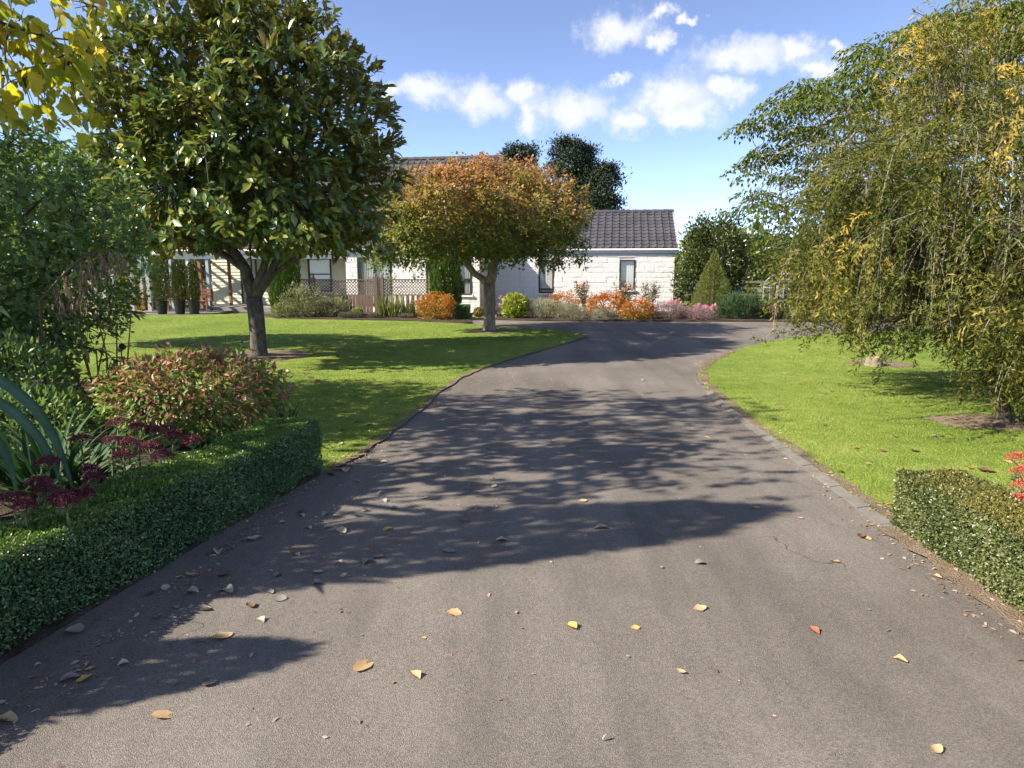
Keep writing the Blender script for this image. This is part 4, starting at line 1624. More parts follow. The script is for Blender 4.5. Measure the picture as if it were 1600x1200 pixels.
# --- weeping small-leaved tree on the right lawn
rng = np.random.default_rng(501)
b0 = np.array((gp(1572, 662).x, gp(1572, 662).y, 0.03))
root = thing('weeping_tree', 'weeping small leaved olive green tree hanging over the right lawn', 'tree', b0)
cW = np.array((b0[0] + 0.15, b0[1] + 0.9, 1.9))
RW = np.array((2.95, 2.7, 1.92))
natt = 420
dd = rdir(natt, rng)
dd[:, 2] = np.abs(dd[:, 2]) * 0.9 + 0.12
dd = unit(dd)
sx_ = np.where(dd[:, 0:1] < 0, np.array((.80, 1, 1)), np.array((1.1, 1, 1)))
att = cW + dd * RW * sx_ * (0.62 + 0.3 * rng.random((natt, 1)))
tp = [b0 + np.array(q) for q in ((0, 0, 0), (-.10, .05, .35), (-.06, .2, .75), (.08, .4, 1.1), (.05, .6, 1.5))]
pos, par = grow(tp, att, 0.28, 0.34, rng, jit=.25)
r = radii_of(par, .004, 2.3, .085)
wood_objs(pos - b0, par, r, len(tp), M['bark_dark'], root)
# sprays of small leaves: arching over, then hanging
NB = 330
C0 = ell_pts(NB, cW, RW, rng, 0.42, 30, 0.22, zmin=.7, pw=.6)
up_ = np.clip((C0[:, 2] - 2.2) / 1.8, 0, 1)
C0[:, 0] = cW[0] + (C0[:, 0] - cW[0]) * np.where(C0[:, 0] < cW[0], .82 - .24 * up_, 1.1)
bough = rng.integers(0, len(C0), 4300)
S0 = C0[bough] + rng.normal(size=(4300, 3)) * np.array((.17, .17, .13))
skirt = rng.uniform((b0[0] - .40, b0[1] - .75, .35), (b0[0] + .8, b0[1] + .3, 1.7), (520, 3))
S0 = np.concatenate([S0, skirt])
bough = np.concatenate([bough, rng.integers(0, len(C0), len(skirt))])
bhue = rng.normal(0, .17, len(C0)) + np.where(rng.random(len(C0)) < .06, .3, 0)
bdir = rng.normal(size=(len(C0), 3)) * .35
# the side towards the driveway is thin
thin = (S0[:, 0] < cW[0] - 1.35) & (rng.random(len(S0)) < .45)
S0, bough = S0[~thin], bough[~thin]
NS = len(S0)
ni = nearest_nodes(S0, pos, 4)
sel = np.linalg.norm(S0 - pos[ni], axis=1) < 1.2
twigs_np('boughs', pos[ni][sel][::3] - b0, S0[sel][::3] - b0, .006, M['bark_grey'], root)
strandP, strandD, strandN, strandR, strandL = [], [], [], [], []
tw = MB()
cnt = 0
for s in range(NS):
    p = S0[s].copy()
    o = p[:2] - cW[:2]
    o = o / (np.linalg.norm(o) + 1e-6)
    top = p[2]
    left = np.clip((b0[0] - 0.30 - p[0]) / 0.6, 0, 1)
    low = 0.08 + 0.74 * left + 0.25 * rng.random() ** 2
    high = top > 3.1
    ln = min(rng.uniform(.3, .75) if high else rng.uniform(0.45, 1.45), max(0.2, top - low))
    gr = rng.uniform(.04, .16) if high else rng.uniform(.10, .34)
    d = np.array((o[0] * .5, o[1] * .5, 0.25 + .5 * rng.random())) + bdir[bough[s]] + rng.normal(size=3) * .18
    d /= np.linalg.norm(d)
    nst = max(4, int(ln / 0.05))
    pts = [p.copy()]
    hue = rng.normal(0.29, 0.11) + bhue[bough[s]] + (.16 if high else 0)
    for k in range(nst):
        d = d + np.array((0, 0, -gr)) + rng.normal(size=3) * 0.05
        d /= np.linalg.norm(d)
        p = p + d * 0.05
        if p[2] < low * .8 or p[2] < .12:
            break
        pts.append(p.copy())
    if len(pts) < 3:
        continue
    if cnt % 4 == 0:
        tw.tube([Vector(q - b0) for q in pts[::2]], [0.0035] * len(pts[::2]), 3, cap=False)
    cnt += 1
    pts = np.array(pts)
    ax = unit(np.gradient(pts, axis=0))
    k = 3
    q = np.repeat(pts, k, 0) + rng.normal(size=(len(pts) * k, 3)) * .014
    a = np.repeat(ax, k, 0)
    side = unit(np.cross(a, rdir(len(a), rng)))
    strandP.append(q)
    strandD.append(unit(a * 0.8 + side * 0.8 + rng.normal(size=a.shape) * .15))
    strandN.append(unit(side * -.6 + a * .5 + np.array((0, 0, .8)) + rng.normal(size=a.shape) * .3))
    strandR.append(np.clip(hue + rng.normal(size=len(a)) * .12, 0, 1))
    strandL.append(rng.uniform(.045, .084, len(a)))
P, D, N = np.concatenate(strandP), np.concatenate(strandD), np.concatenate(strandN)
rn, L = np.concatenate(strandR), np.concatenate(strandL)
tw.build('twigs', M['bark_grey'], root)['kind'] = 'stuff'
leaf_obj('crown', P - b0, D, N, L, L * .27, T_DIA, rn, M['willow'], root)['kind'] = 'stuff'
print('willow leaves', len(P))

# --- umbrella-topped feathery tree behind it
rng = np.random.default_rng(601)
b0 = np.array((11.6, 16.0, 0.03))
natt = 900
ang = rng.uniform(0, 2 * np.pi, natt)
rad = np.sqrt(rng.random(natt))
hx_, hy_ = np.cos(ang) * rad * 6.3, np.sin(ang) * rad * 3.9
top = 7.35 - 2.9 * rad ** 2.0
lay = rng.random(natt) ** 1.6 * 1.5
att = np.stack([b0[0] + hx_, b0[1] + hy_, top - lay + rng.normal(size=natt) * .12], 1)
tp = [b0 + np.array(q) for q in ((0, 0, 0), (-.05, 0, .8), (-.1, 0, 1.6), (-.15, 0, 2.3))]
root, pos, par, r, b, rng = make_tree('silk_tree', 'spreading feathery umbrella shaped tree behind the weeping tree', b0, tp, 0.2, att, 0.36, 0.42, M['bark_grey'], 602, r_tip=.006, expo=2.4)
m_ = 560
ang = rng.uniform(0, 2 * np.pi, m_)
rad = np.sqrt(rng.random(m_))
pts = np.stack([b0[0] + np.cos(ang) * rad * 6.5, b0[1] + np.sin(ang) * rad * 4.1, 7.45 - 2.9 * rad ** 2 - np.floor(rng.random(m_) ** 1.25 * 3) * .95 + np.sin(ang * 7) * .2], 1)
ni = nearest_nodes(pts, pos, 4)
near = np.linalg.norm(pts - pos[ni], axis=1) < 1.3
pts, ni = pts[near], ni[near]
twigs_np('twigs', pos[ni] - b, pts - b, .012, M['bark_grey'], root)
per = 120
Pc = np.repeat(pts, per, 0)
n = len(Pc)
a = rng.uniform(0, 2 * np.pi, n)
q = np.sqrt(rng.random(n)) * .55
P = Pc + np.stack([np.cos(a) * q, np.sin(a) * q, 0.10 - q * q * .8 + rng.normal(size=n) * .025], 1)
D = unit(np.stack([np.cos(a), np.sin(a), -0.45 - q * 1.2], 1) + rng.normal(size=(n, 3)) * .35)
N = unit(np.array((0, 0, 1.0)) + rng.normal(size=(n, 3)) * .4)
rn = np.clip(rng.normal(.38, .2, n), 0, 1)
leaf_obj('crown', P - b, D, N, rng.uniform(.08, .14, n), .052, T_DIA, rn, M['albizia'], root)['kind'] = 'stuff'
print('silk leaves', n)


# --- pines behind the house
def pine(label, x, y, h, rx, seed, z0=3.0):
    rng = np.random.default_rng(seed)
    b0 = np.array((x, y, -.05))
    natt = 260
    t = rng.random(natt)
    z = z0 + (h - z0) * t
    wr = rx * np.sin(np.pi * np.clip(.18 + .80 * (1 - t), 0, 1)) ** .8
    a = rng.uniform(0, 6.283, natt)
    q = np.sqrt(rng.uniform(.2, 1, natt))
    att = np.stack([x + np.cos(a) * wr * q, y + np.sin(a) * wr * q, z], 1)
    tp = [b0 + np.array((0, 0, h * k)) for k in (0, .12, .25, .4, .55, .7)]
    root, pos, par, r, b, rng = make_tree('pine_tree', label, b0, tp, .28, att, .7, .8, M['bark_dark'], seed + 1, r_tip=.012, group='pines behind the house', up=.1)
    m_ = 120
    t = rng.random(m_) ** .9
    wr = rx * np.sin(np.pi * np.clip(.18 + .80 * (1 - t), 0, 1)) ** .8
    a = rng.uniform(0, 6.283, m_)
    q = np.sqrt(rng.uniform(.1, 1.0, m_))
    P0 = np.stack([x + np.cos(a) * wr * q, y + np.sin(a) * wr * q, z0 + (h - z0) * t], 1)
    ni = nearest_nodes(P0, pos, 2)
    twigs_np('twigs', pos[ni] - b, P0 - b, .03, M['bark_dark'], root)
    per = 160
    n = len(P0) * per
    P = np.repeat(P0, per, 0) + rng.normal(size=(n, 3)) * np.array((.36, .36, .17))
    D = unit(rdir(n, rng) + np.array((0, 0, .6)))
    leaf_obj('crown', P - b, D, rdir(n, rng), rng.uniform(.18, .36, n), .09, T_DIA, np.clip(rng.normal(.4, .2, n), 0, 1), M['pine'], root)['kind'] = 'stuff'


p1 = vp(893, 300, 52.0)
pine('tall dark pine rising above the ridge of the right roof', p1.x, 52.0, vp(893, 221, 52).z, 1.7, 701)
p2 = vp(815, 300, 55.0)
pine('smaller dark pine top showing behind the maple crown', p2.x, 55.0, vp(815, 229, 55).z, 1.6, 711)
p3 = vp(938, 300, 50.0)
pine('lower dark pine beside the taller one above the right roof', p3.x, 50.0, vp(938, 262, 50).z, 1.2, 721)


# ------------------------------------------------------------------ hedges clipped into boxes
def hedge(name, label, path, width, height, seed, dens, mside, mtop, leaf=0.016, group='clipped box hedges along the driveway', end_round=0.03):
    """path = outer foot line (side towards the driveway); the hedge lies to the left of travel"""
    rng = np.random.default_rng(seed)
    path = [np.array(p, float) for p in path]
    b0 = np.array((path[0][0], path[0][1], 0.03))
    root = thing(name, label, 'hedge', b0, 0, group)
    tot = [0]
    for a, c in zip(path[:-1], path[1:]):
        tot.append(tot[-1] + np.linalg.norm(c - a))
    tot = np.array(tot)

    def at(s):
        i = np.clip(np.searchsorted(tot, s, side='right') - 1, 0, len(path) - 2)
        t = (s - tot[i]) / (tot[i + 1] - tot[i])
        A, B = np.array(path)[i], np.array(path)[i + 1]
        d = unit(B - A)
        return A + (B - A) * t[:, None], d, np.stack([-d[:, 1], d[:, 0]], 1)

    Ltot = tot[-1]
    ins = .05
    core = MB()
    ss = np.linspace(ins, Ltot - ins, 16)
    p, d, nr = at(ss)
    A = p + nr * ins
    B = p + nr * (width - ins)
    vs = []
    for i in range(16):
        vs += [(*A[i], 0.02), (*B[i], 0.02), (*B[i], height - ins), (*A[i], height - ins)]
    vs = [(x - b0[0], y - b0[1], z - b0[2]) for x, y, z in vs]
    fs = []
    for i in range(15):
        for k in range(4):
            fs.append((4 * i + k, 4 * i + 4 + k, 4 * i + 4 + (k + 1) % 4, 4 * i + (k + 1) % 4))
    fs += [(0, 1, 2, 3), (63, 62, 61, 60)]
    core.add(vs, fs).build('dark_core', M['hedgecore'], root)  # solid body inside the leaves, inner shade put into its dark colour

    def shell(nm, count, kind, mat):
        s = rng.uniform(0, Ltot, count)
        if kind == 'top':
            w = rng.uniform(0, width, count)
            h = np.full(count, height)
            out = np.tile(np.array((0, 0, 1.0)), (count, 1))
        elif kind == 'side':
            w = np.where(rng.random(count) < .78, 0.0, width)
            h = rng.uniform(0.02, height, count)
        else:
            s = np.where(rng.random(count) < .5, 0.0, Ltot)
            w = rng.uniform(0, width, count)
            h = rng.uniform(0.02, height, count)
        p, d, nr = at(np.clip(s, 0, Ltot - 1e-4))
        if kind == 'side':
            out = np.concatenate([nr * np.where(w > 0, 1, -1)[:, None], np.zeros((count, 1))], 1)
        elif kind == 'end':
            out = np.concatenate([d * np.where(s > 0, 1, -1)[:, None], np.zeros((count, 1))], 1)
        P = np.concatenate([p + nr * w[:, None], h[:, None]], 1)
        # soft undulation of the clipped face and rounded arrises
        und = 0.012 * np.sin(s * 5 + h * 9) + 0.010 * np.sin(s * 13 + w * 17 + h * 21)
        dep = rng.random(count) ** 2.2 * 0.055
        P += out * (und - dep)[:, None]
        e = np.clip((h - (height - .035)) / .035, 0, 1) if kind != 'top' else np.zeros(count)
        P -= out * (e * e * .018)[:, None]
        D = unit(out * .55 + rdir(count, rng) * .8 + np.array((0, 0, .35)))
        N = unit(out * .55 + rdir(count, rng) * .75 + np.array((0, 0, .25)))
        L = rng.uniform(leaf * .7, leaf * 1.35, count)
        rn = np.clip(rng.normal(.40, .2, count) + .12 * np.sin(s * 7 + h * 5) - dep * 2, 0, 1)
        o = leaf_obj(nm, P - b0, D, N, L, L * .62, T_DIA, rn, mat, root)
        o['kind'] = 'stuff'
        return o

    shell('side_foliage', int(dens * Ltot * height * 1.3), 'side', mside)
    shell('end_foliage', int(dens * width * height * 2.2), 'end', mside)
    shell('top_foliage', int(dens * Ltot * width), 'top', mtop)
    return root


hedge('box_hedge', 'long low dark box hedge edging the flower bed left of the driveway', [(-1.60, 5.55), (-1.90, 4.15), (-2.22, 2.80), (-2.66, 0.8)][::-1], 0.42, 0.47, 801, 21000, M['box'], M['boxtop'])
hedge('box_hedge', 'short low sunlit box hedge right of the driveway', [(2.53, 4.33), (2.50, 3.2), (2.46, 1.6)], 0.44, 0.41, 811, 30000, M['boxgrey'], M['boxgold'])


# ------------------------------------------------------------------ bushes
def dome(n, c, rx, ry, h, rng, shell=.72, lumps=10, amp=.16, foot=.42):
    ld, la = rdir(lumps, rng), rng.uniform(-amp, amp, lumps)
    d = rdir(n, rng)
    k = 1 + (la[None] * np.exp((d @ ld.T - 1) / .12)).sum(1)
    t = (shell + (1 - shell) * rng.random(n) ** .7) * k
    rz = np.where(d[:, 2] > 0, h * (1 - foot), h * foot)
    P = np.stack([d[:, 0] * rx * t, d[:, 1] * ry * t, h * foot + d[:, 2] * rz * t], 1)
    P[:, 2] = np.maximum(P[:, 2], .02)
    return P + np.array(c)[None], d


def bush(name, label, cat, c, rx, ry, h, n, leaf, wl, mat, seed, tmpl=T_DIA, mean=.45, sd=.2, group=None, topshift=0.0, upb=.5, outb=.7, randb=.7, shell=.66, amp=.16, stems=6, stemmat=None, clump=0, clsd=.06, foot=.42, vert=0.0):
    rng = np.random.default_rng(seed)
    root = thing(name, label, cat, c, 0, group)
    if clump:
        C, dd = dome(clump, (0, 0, 0), rx, ry, h, rng, shell, 10, amp, foot)
        k = rng.integers(0, clump, n)
        P = C[k] + rng.normal(size=(n, 3)) * clsd
        d = dd[k]
        P[:, 2] = np.maximum(P[:, 2], .02)
    else:
        P, d = dome(n, (0, 0, 0), rx, ry, h, rng, shell, 10, amp, foot)
    D = unit(d * outb + rdir(n, rng) * randb + np.array((0, 0, upb + vert)))
    N = unit(d * .5 + rdir(n, rng) * .6 + np.array((0, 0, .5)))
    L = rng.uniform(leaf * .7, leaf * 1.3, n)
    pt = .10 * np.sin(P[:, 0] * 6 / rx) * np.sin(P[:, 1] * 5 / ry + 1)
    rn = np.clip(rng.normal(mean, sd, n) + topshift * (P[:, 2] / h - .5) + pt, 0, 1)
    o = leaf_obj('foliage', P, D, N, L, L * wl, tmpl, rn, mat, root)
    o['kind'] = 'stuff'
    s = MB()
    for i in range(stems):
        a = 6.283 * i / stems + rng.random()
        e = np.array((math.cos(a) * rx * .6, math.sin(a) * ry * .6, h * rng.uniform(.6, .85)))
        s.tube([(math.cos(a) * .03, math.sin(a) * .03, -.02), tuple(e * .5 + np.array((0, 0, h * .12))), tuple(e)], [.016, .011, .005], 5)
    if stems:
        s.build('stems', stemmat or M['bark_dark'], root)
    return root


def px_bush(u0, u1, vt, y, z=0.06):
    """width and height in metres of a bush that stands on the ground at depth y"""
    a, b_ = vp(u0, 470, y), vp(u1, 470, y)
    t = vp((u0 + u1) / 2, vt, y)
    return ((a.x + b_.x) / 2, y, z), (b_.x - a.x) / 2, t.z - z


BG = 'shrubs in the bed before the house'


def pbush(name, label, cat, u0, u1, vt, y, n, leaf, wl, mat, seed, group=BG, ry=None, **k):
    c, rx, h = px_bush(u0, u1, vt, y)
    return bush(name, label, cat, c, rx, ry if ry else min(rx, .75), h, n, leaf, wl, M[mat], seed, group=group, **k)


pbush('orange_shrub', 'large round orange leaved shrub beside the small clipped box cube', 'shrub', 651, 715, 461, 23.5, 4200, .07, .5, 'orange', 901, topshift=.3, sd=.22, clump=190, clsd=.07, amp=.22)
pbush('orange_shrub', 'flat orange shrub under the left garage window', 'shrub', 853, 908, 459, 25.2, 2600, .065, .5, 'orange', 902, topshift=.25, mean=.55, clump=190, clsd=.07, amp=.22)
pbush('orange_shrub', 'largest round orange shrub between the two garage windows', 'shrub', 915, 976, 457, 24.4, 4200, .065, .5, 'orange', 903, topshift=.25, mean=.6, clump=190, clsd=.07, amp=.22)
pbush('orange_shrub', 'orange shrub with yellow lower leaves at the bed edge left of the heather', 'shrub', 974, 1021, 468, 23.3, 3200, .065, .5, 'orange', 904, topshift=.5, mean=.5, clump=190, clsd=.07, amp=.22)
pbush('lime_shrub', 'bright lime yellow leafy shrub at the left end of the house bed', 'shrub', 785, 826, 458, 23.9, 1800, .11, .65, 'limeyel', 905, tmpl=T_OVAL, ry=.6)
pbush('grey_shrub', 'silvery grey shrub left in the house bed beside the lime one', 'shrub', 824, 884, 468, 23.7, 6000, .05, .3, 'greywhite', 906, vert=.4, topshift=.3, clump=110, clsd=.07, amp=.3, shell=.5)
pbush('grey_shrub', 'pale grey white shrub low before the left orange shrub', 'shrub', 868, 918, 475, 23.3, 5000, .045, .3, 'greywhite', 907, vert=.4, mean=.5, clump=110, clsd=.07, amp=.3, shell=.5)
pbush('grey_shrub', 'low pale shrub at the foot of the largest orange shrub', 'shrub', 918, 962, 484, 23.0, 3200, .045, .3, 'greywhite', 908, vert=.3, mean=.55, clump=110, clsd=.07, amp=.3, shell=.5)
pbush('heather', 'wide dusty purple heather mound at the right of the house bed', 'shrub', 1012, 1082, 476, 23.3, 7500, .04, .35, 'purple', 909, vert=.5, topshift=.5, ry=.6, clump=160, clsd=.07, amp=.3)
pbush('heather', 'smaller pinkish purple heather mound left of the rosemary', 'shrub', 1066, 1122, 481, 23.1, 5500, .04, .35, 'purple', 910, vert=.5, topshift=.4, mean=.6, ry=.5, clump=120, clsd=.07, amp=.3)
pbush('rosemary', 'upright fine green rosemary bush right of the heather', 'shrub', 1119, 1204, 461, 23.4, 9000, .10, .12, 'rosemary', 911, vert=1.2, outb=.4, ry=.7, clump=90, clsd=.08, shell=.4)
pbush('green_shrub', 'dark low shrub behind the rosemary at the edge of the weeping tree', 'shrub', 1180, 1232, 470, 24.2, 2600, .08, .5, 'darkgreen', 912)
pbush('camellia', 'large dark glossy evergreen shrub beside the right house corner', 'shrub', 1058, 1166, 330, 26.3, 13000, .125, .55, 'darkgreen', 913, ry=1.2, clump=150, clsd=.17, amp=.22, foot=.5, shell=.55)
pbush('small_shrub', 'little green and orange shrub behind the maple trunk', 'shrub', 740, 757, 480, 24.4, 900, .06, .5, 'orange', 914, mean=.2)
pbush('white_shrub', 'tall cream flowering shrub before the lattice fence', 'shrub', 444, 506, 446, 24.5, 6500, .055, .4, 'whitefl', 915, topshift=.35, vert=.3, clump=130, clsd=.1, shell=.45, ry=.6)
pbush('white_shrub', 'straggly pale shrub with seed heads right of the large cream one', 'shrub', 500, 545, 462, 24.6, 2600, .05, .35, 'whitefl', 916, topshift=.2, vert=.5, clump=60, clsd=.1, shell=.3, ry=.4)
pbush('white_shrub', 'low pale tangle of shrub at the left end of the fence bed', 'shrub', 425, 458, 473, 24.3, 1800, .05, .4, 'whitefl', 917, vert=.2, mean=.35)
for k, (u0, u1, vt, lab) in enumerate(((528, 548, 489, 'first grey lavender tuft from the magnolia along the fence bed'), (541, 566, 486, 'second grey lavender tuft from the magnolia along the fence bed'),
                                       (574, 592, 489, 'third grey lavender tuft from the magnolia along the fence bed'), (620, 646, 491, 'grey lavender tuft beside the large orange shrub'))):
    pbush('lavender', lab, 'shrub', u0, u1, vt, 23.9, 1500, .05, .22, 'lavender', 920 + k, vert=.6, group='lavender tufts in the fence bed', ry=.28, stems=4)
pbush('green_shrub', 'small yellow green shrub with orange tips in the fence bed', 'shrub', 549, 566, 481, 24.2, 900, .06, .5, 'limeyel', 926, mean=.25, ry=.25)

# clipped cube and cone, column conifers
hedge('clipped_box', 'small dark clipped box cube behind the lawn by the driveway', [(vp(709, 500, 23.3).x, 23.25), (vp(733, 500, 23.3).x, 23.25)], 0.5, 0.52, 821, 9000, M['box'], M['box'], leaf=.028, group=None)


def column(name, label, c, prof, n, leaf, wl, mat, seed, group=None, flat=0.0, vert=1.2, amp=.06):
    """prof: list of (height, radius)"""
    rng = np.random.default_rng(seed)
    root = thing(name, label, 'conifer', c, 0, group)
    hs = np.array([p[0] for p in prof])
    rs = np.array([p[1] for p in prof])
    z = rng.uniform(hs[0], hs[-1], n * 3)
    rr = np.interp(z, hs, rs)
    keep = rng.random(n * 3) < (rr + .04) / (rs.max() + .04)
    z, rr = z[keep][:n], rr[keep][:n]
    n = len(z)
    a = rng.uniform(0, 6.283, n)
    lump = 1 + amp * np.sin(a * 7 + z * 2.2) + amp * .8 * np.sin(a * 13 + z * 5) + amp * np.sin(z * 17 + a * 3) * flat
    q = rr * lump * (1 - .32 * rng.random(n) ** 2)
    P = np.stack([np.cos(a) * q, np.sin(a) * q, z], 1)
    out = np.stack([np.cos(a), np.sin(a), np.zeros(n)], 1)
    D = unit(out * .6 + rdir(n, rng) * .4 + np.array((0, 0, vert)))
    N = unit(out + rdir(n, rng) * .5)
    L = rng.uniform(leaf * .7, leaf * 1.3, n)
    leaf_obj('foliage', P, D, N, L, L * wl, T_DIA, np.clip(rng.normal(.45, .2, n), 0, 1), mat, root)['kind'] = 'stuff'
    MB().tube([(0, 0, -.03), (0, 0, hs[-1] * .8)], [max(.03, rs.max() * .14), .01], 7).build('trunk', M['bark_dark'], root)
    return root


y = 24.7
xa, xb_ = vp(674, 470, y).x, vp(719, 470, y).x
R_ = (xb_ - xa) / 2
zt = vp(697, 392, y).z
column('column_conifer', 'bright green column conifer beside the right lattice fence', ((xa + xb_) / 2, y, .05), [(0.02, R_ * .82), (.5, R_), (zt * .7, R_ * .98), (zt * .9, R_ * .7), (zt, .06)], 9000, .13, .22, M['conifer'], 931, group='column conifers by the fence')
xa, xb_ = vp(420, 470, y).x, vp(464, 470, y).x
zt = vp(442, 380, y).z
column('column_conifer', 'bright green column conifer behind the magnolia trunk', ((xa + xb_) / 2, y + .3, .05), [(0.02, R_ * .82), (.5, R_), (zt * .7, R_ * .98), (zt * .9, R_ * .7), (zt, .06)], 9000, .13, .22, M['conifer'], 932, group='column conifers by the fence')
y = 24.6
xa, xb_ = vp(1083, 470, y).x, vp(1140, 470, y).x
zt = vp(1117, 394, y).z
R_ = (xb_ - xa) / 2
column('cone_conifer', 'neat olive green cone shaped conifer before the dark evergreen', ((xa + xb_) / 2 + .05, y, .06), [(0.02, R_ * 1.1), (.25, R_ * 1.2), (zt * .5, R_ * .82), (zt * .8, R_ * .36), (zt, .03)], 15000, .055, .35, M['olivecone'], 933, flat=1.0, vert=.5, amp=.04)
# two clipped conifers left of the picture whose shadows lie across the drive
column('column_conifer', 'tall narrow conifer in the bed left of the picture', (-4.82, 3.0, .04), [(0.3, .32), (1.2, .42), (3.4, .44), (4.4, .32), (4.95, .04)], 9000, .12, .3, M['conifer'], 934, amp=.05)
column('column_conifer', 'short clipped conifer in the bed left of the picture', (-3.87, 2.1, .04), [(0.1, .22), (.6, .27), (1.5, .25), (1.95, .14), (2.15, .03)], 6000, .08, .3, M['conifer'], 935, amp=.03)

# iris clump, roses, nerines


def blades(name, label, cat, c, n, h, wdt, spread, mat, seed, group=None, lean=.25, single=False, arch=.5):
    rng = np.random.default_rng(seed)
    root = thing(name, label, cat, c, 0, group)
    mbs = []
    V, Fc, R = [], [], []
    for i in range(n):
        a = rng.uniform(0, 6.283)
        q = math.sqrt(rng.random()) * spread
        p = np.array((math.cos(a) * q, math.sin(a) * q, 0.0))
        a2 = a + rng.normal() * .6
        o = np.array((math.cos(a2), math.sin(a2), 0))
        ln = h * rng.uniform(.65, 1.1)
        d = o * lean * rng.uniform(.3, 1.5) + np.array((0, 0, 1.0))
        d /= np.linalg.norm(d)
        K = 7
        side = np.array((-o[1], o[0], 0))
        vs = []
        ar = arch * rng.uniform(.5, 1.4)
        for k in range(K + 1):
            t = k / K
            w = wdt * (0.55 + .45 * math.sin(math.pi * min(1, t * 1.25 + .1))) * (1 - t ** 4) + .001
            fold = np.array((0, 0, 1)) * w * .22
            vs += [p - side * w / 2 + fold, p, p + side * w / 2 + fold]
            d = d + (o * .35 - np.array((0, 0, 1))) * ar * t / K * 2.2
            d /= np.linalg.norm(d)
            p = p + d * ln / K
            p[2] = max(p[2], .02)
        fs = []
        for k in range(K):
            for s in (0, 1):
                b_ = 3 * k + s
                fs.append((b_, b_ + 1, b_ + 4, b_ + 3))
        rn = np.clip(rng.normal(.45, .22), 0, 1)
        if single:
            link('leaf', np_mesh('leaf', np.array(vs), np.array(fs), np.full(len(vs), rn), True), mat, root)
        else:
            off = sum(len(v) for v in V)
            V.append(np.array(vs))
            Fc.append(np.array(fs) + off)
            R.append(np.full(len(vs), rn))
    if not single:
        link('leaves', np_mesh('leaves', np.concatenate(V), np.concatenate(Fc), np.concatenate(R), True), mat, root)['kind'] = 'stuff'
    return root


c = vp(618, 490, 24.4)
blades('iris_clump', 'tall yellowing iris clump before the right lattice fence', 'plant', (c.x - .25, 24.45, .06), 130, .95, .035, .42, M['iris'], 941, lean=.3, arch=.25)
blades('iris_clump', 'shorter grassy iris clump beside the large orange shrub', 'plant', (c.x + .42, 24.4, .06), 80, .75, .03, .32, M['iris'], 942, lean=.3, arch=.3)


def rose(label, u0, u1, vt, y, seed, nf=16):
    rng = np.random.default_rng(seed)
    c, rx, h = px_bush(u0, u1, vt, y)
    root = thing('rose_bush', label, 'shrub', c, 0, 'rose bushes against the house wall')
    s = MB()
    LP, fl = [], []
    for i in range(13):
        a = rng.uniform(0, 6.283)
        e = np.array((math.cos(a) * rx * rng.uniform(.3, 1), math.sin(a) * .4, h * rng.uniform(.7, 1.0)))
        m = e * .5 + np.array((0, 0, h * .1)) + rng.normal(size=3) * .03
        s.tube([(0, 0, -.02), tuple(m), tuple(e)], [.012, .009, .005], 5)
        for t in np.linspace(.3, 1, 26):
            LP.append((m * 2 * t if t < .5 else m + (e - m) * (t - .5) * 2) + rng.normal(size=3) * .07)
        fl.append(e)
    s.build('stems', M['redstem'], root)
    LP = np.repeat(np.array(LP), 3, 0) + rng.normal(size=(len(LP) * 3, 3)) * .04
    n = len(LP)
    leaf_obj('leaves', LP, rdir(n, rng), unit(rdir(n, rng) + np.array((0, 0, .8))), rng.uniform(.035, .065, n), .035, T_OVAL, np.clip(rng.normal(.5, .2, n), 0, 1), M['darkgreen'], root)['kind'] = 'stuff'
    for e in fl[:nf]:
        k = 16
        leaf_obj('flower', np.tile(e, (k, 1)) + rng.normal(size=(k, 3)) * .012, unit(rdir(k, rng) + np.array((0, 0, .5))), rdir(k, rng), .055, .05, T_OVAL, np.clip(rng.normal(.5, .3, k), 0, 1), M['rosepink'], root)
    return root


rose('rose bush with pinkish blooms between the two orange shrubs', 896, 932, 440, 25.9, 951)
rose('rose bush blooming under the right garage window', 957, 996, 441, 25.9, 952)
rose('thin rose bush before the wall at the right house corner', 996, 1032, 440, 25.7, 953, 3)


def nerine(label, u, v, y, seed, k=5):
    """pink lily heads on bare stalks"""
    rng = np.random.default_rng(seed)
    g0 = vp(u, v, y)
    root = thing('pink_lily', label, 'flower', (g0.x, y, .06), 0, 'pink lilies in the house bed')
    for i in range(k):
        bx, by = rng.normal(size=2) * .13
        h = g0.z - .06 + rng.normal() * .05
        MB().tube([(bx * .6, by * .6, -.02), (bx, by, h * .5), (bx, by, h)], [.008, .007, .006], 5).build('stalk', M['stem'], root)
        n = 26
        d = unit(rdir(n, rng) + np.array((0, 0, .35)))
        leaf_obj('flower', np.tile(np.array((bx, by, h)), (n, 1)) + d * .01, d, rdir(n, rng), rng.uniform(.07, .11, n), .028, T_OVAL, np.clip(rng.normal(.5, .25, n), 0, 1), M['pink'], root)
    return root


nerine('pink lilies just right of the maple trunk', 776, 478, 24.1, 961, 3)
nerine('pink lilies left behind the lime yellow shrub', 790, 466, 24.5, 962, 4)
nerine('pink lilies rising over the lime yellow shrub', 812, 470, 23.8, 963, 3)
nerine('bright pink lilies against the right house corner', 1052, 472, 25.0, 964, 7)
nerine('pink lilies at the foot of the cone conifer', 1112, 482, 23.6, 965, 7)
nerine('pink lilies left of the cone conifer behind the heather', 1092, 479, 23.9, 968, 4)
nerine('pink lilies behind the rosemary right of the cone conifer', 1139, 471, 24.4, 966, 5)
nerine('pink lilies at the edge of the weeping tree', 1207, 483, 23.5, 967, 8)

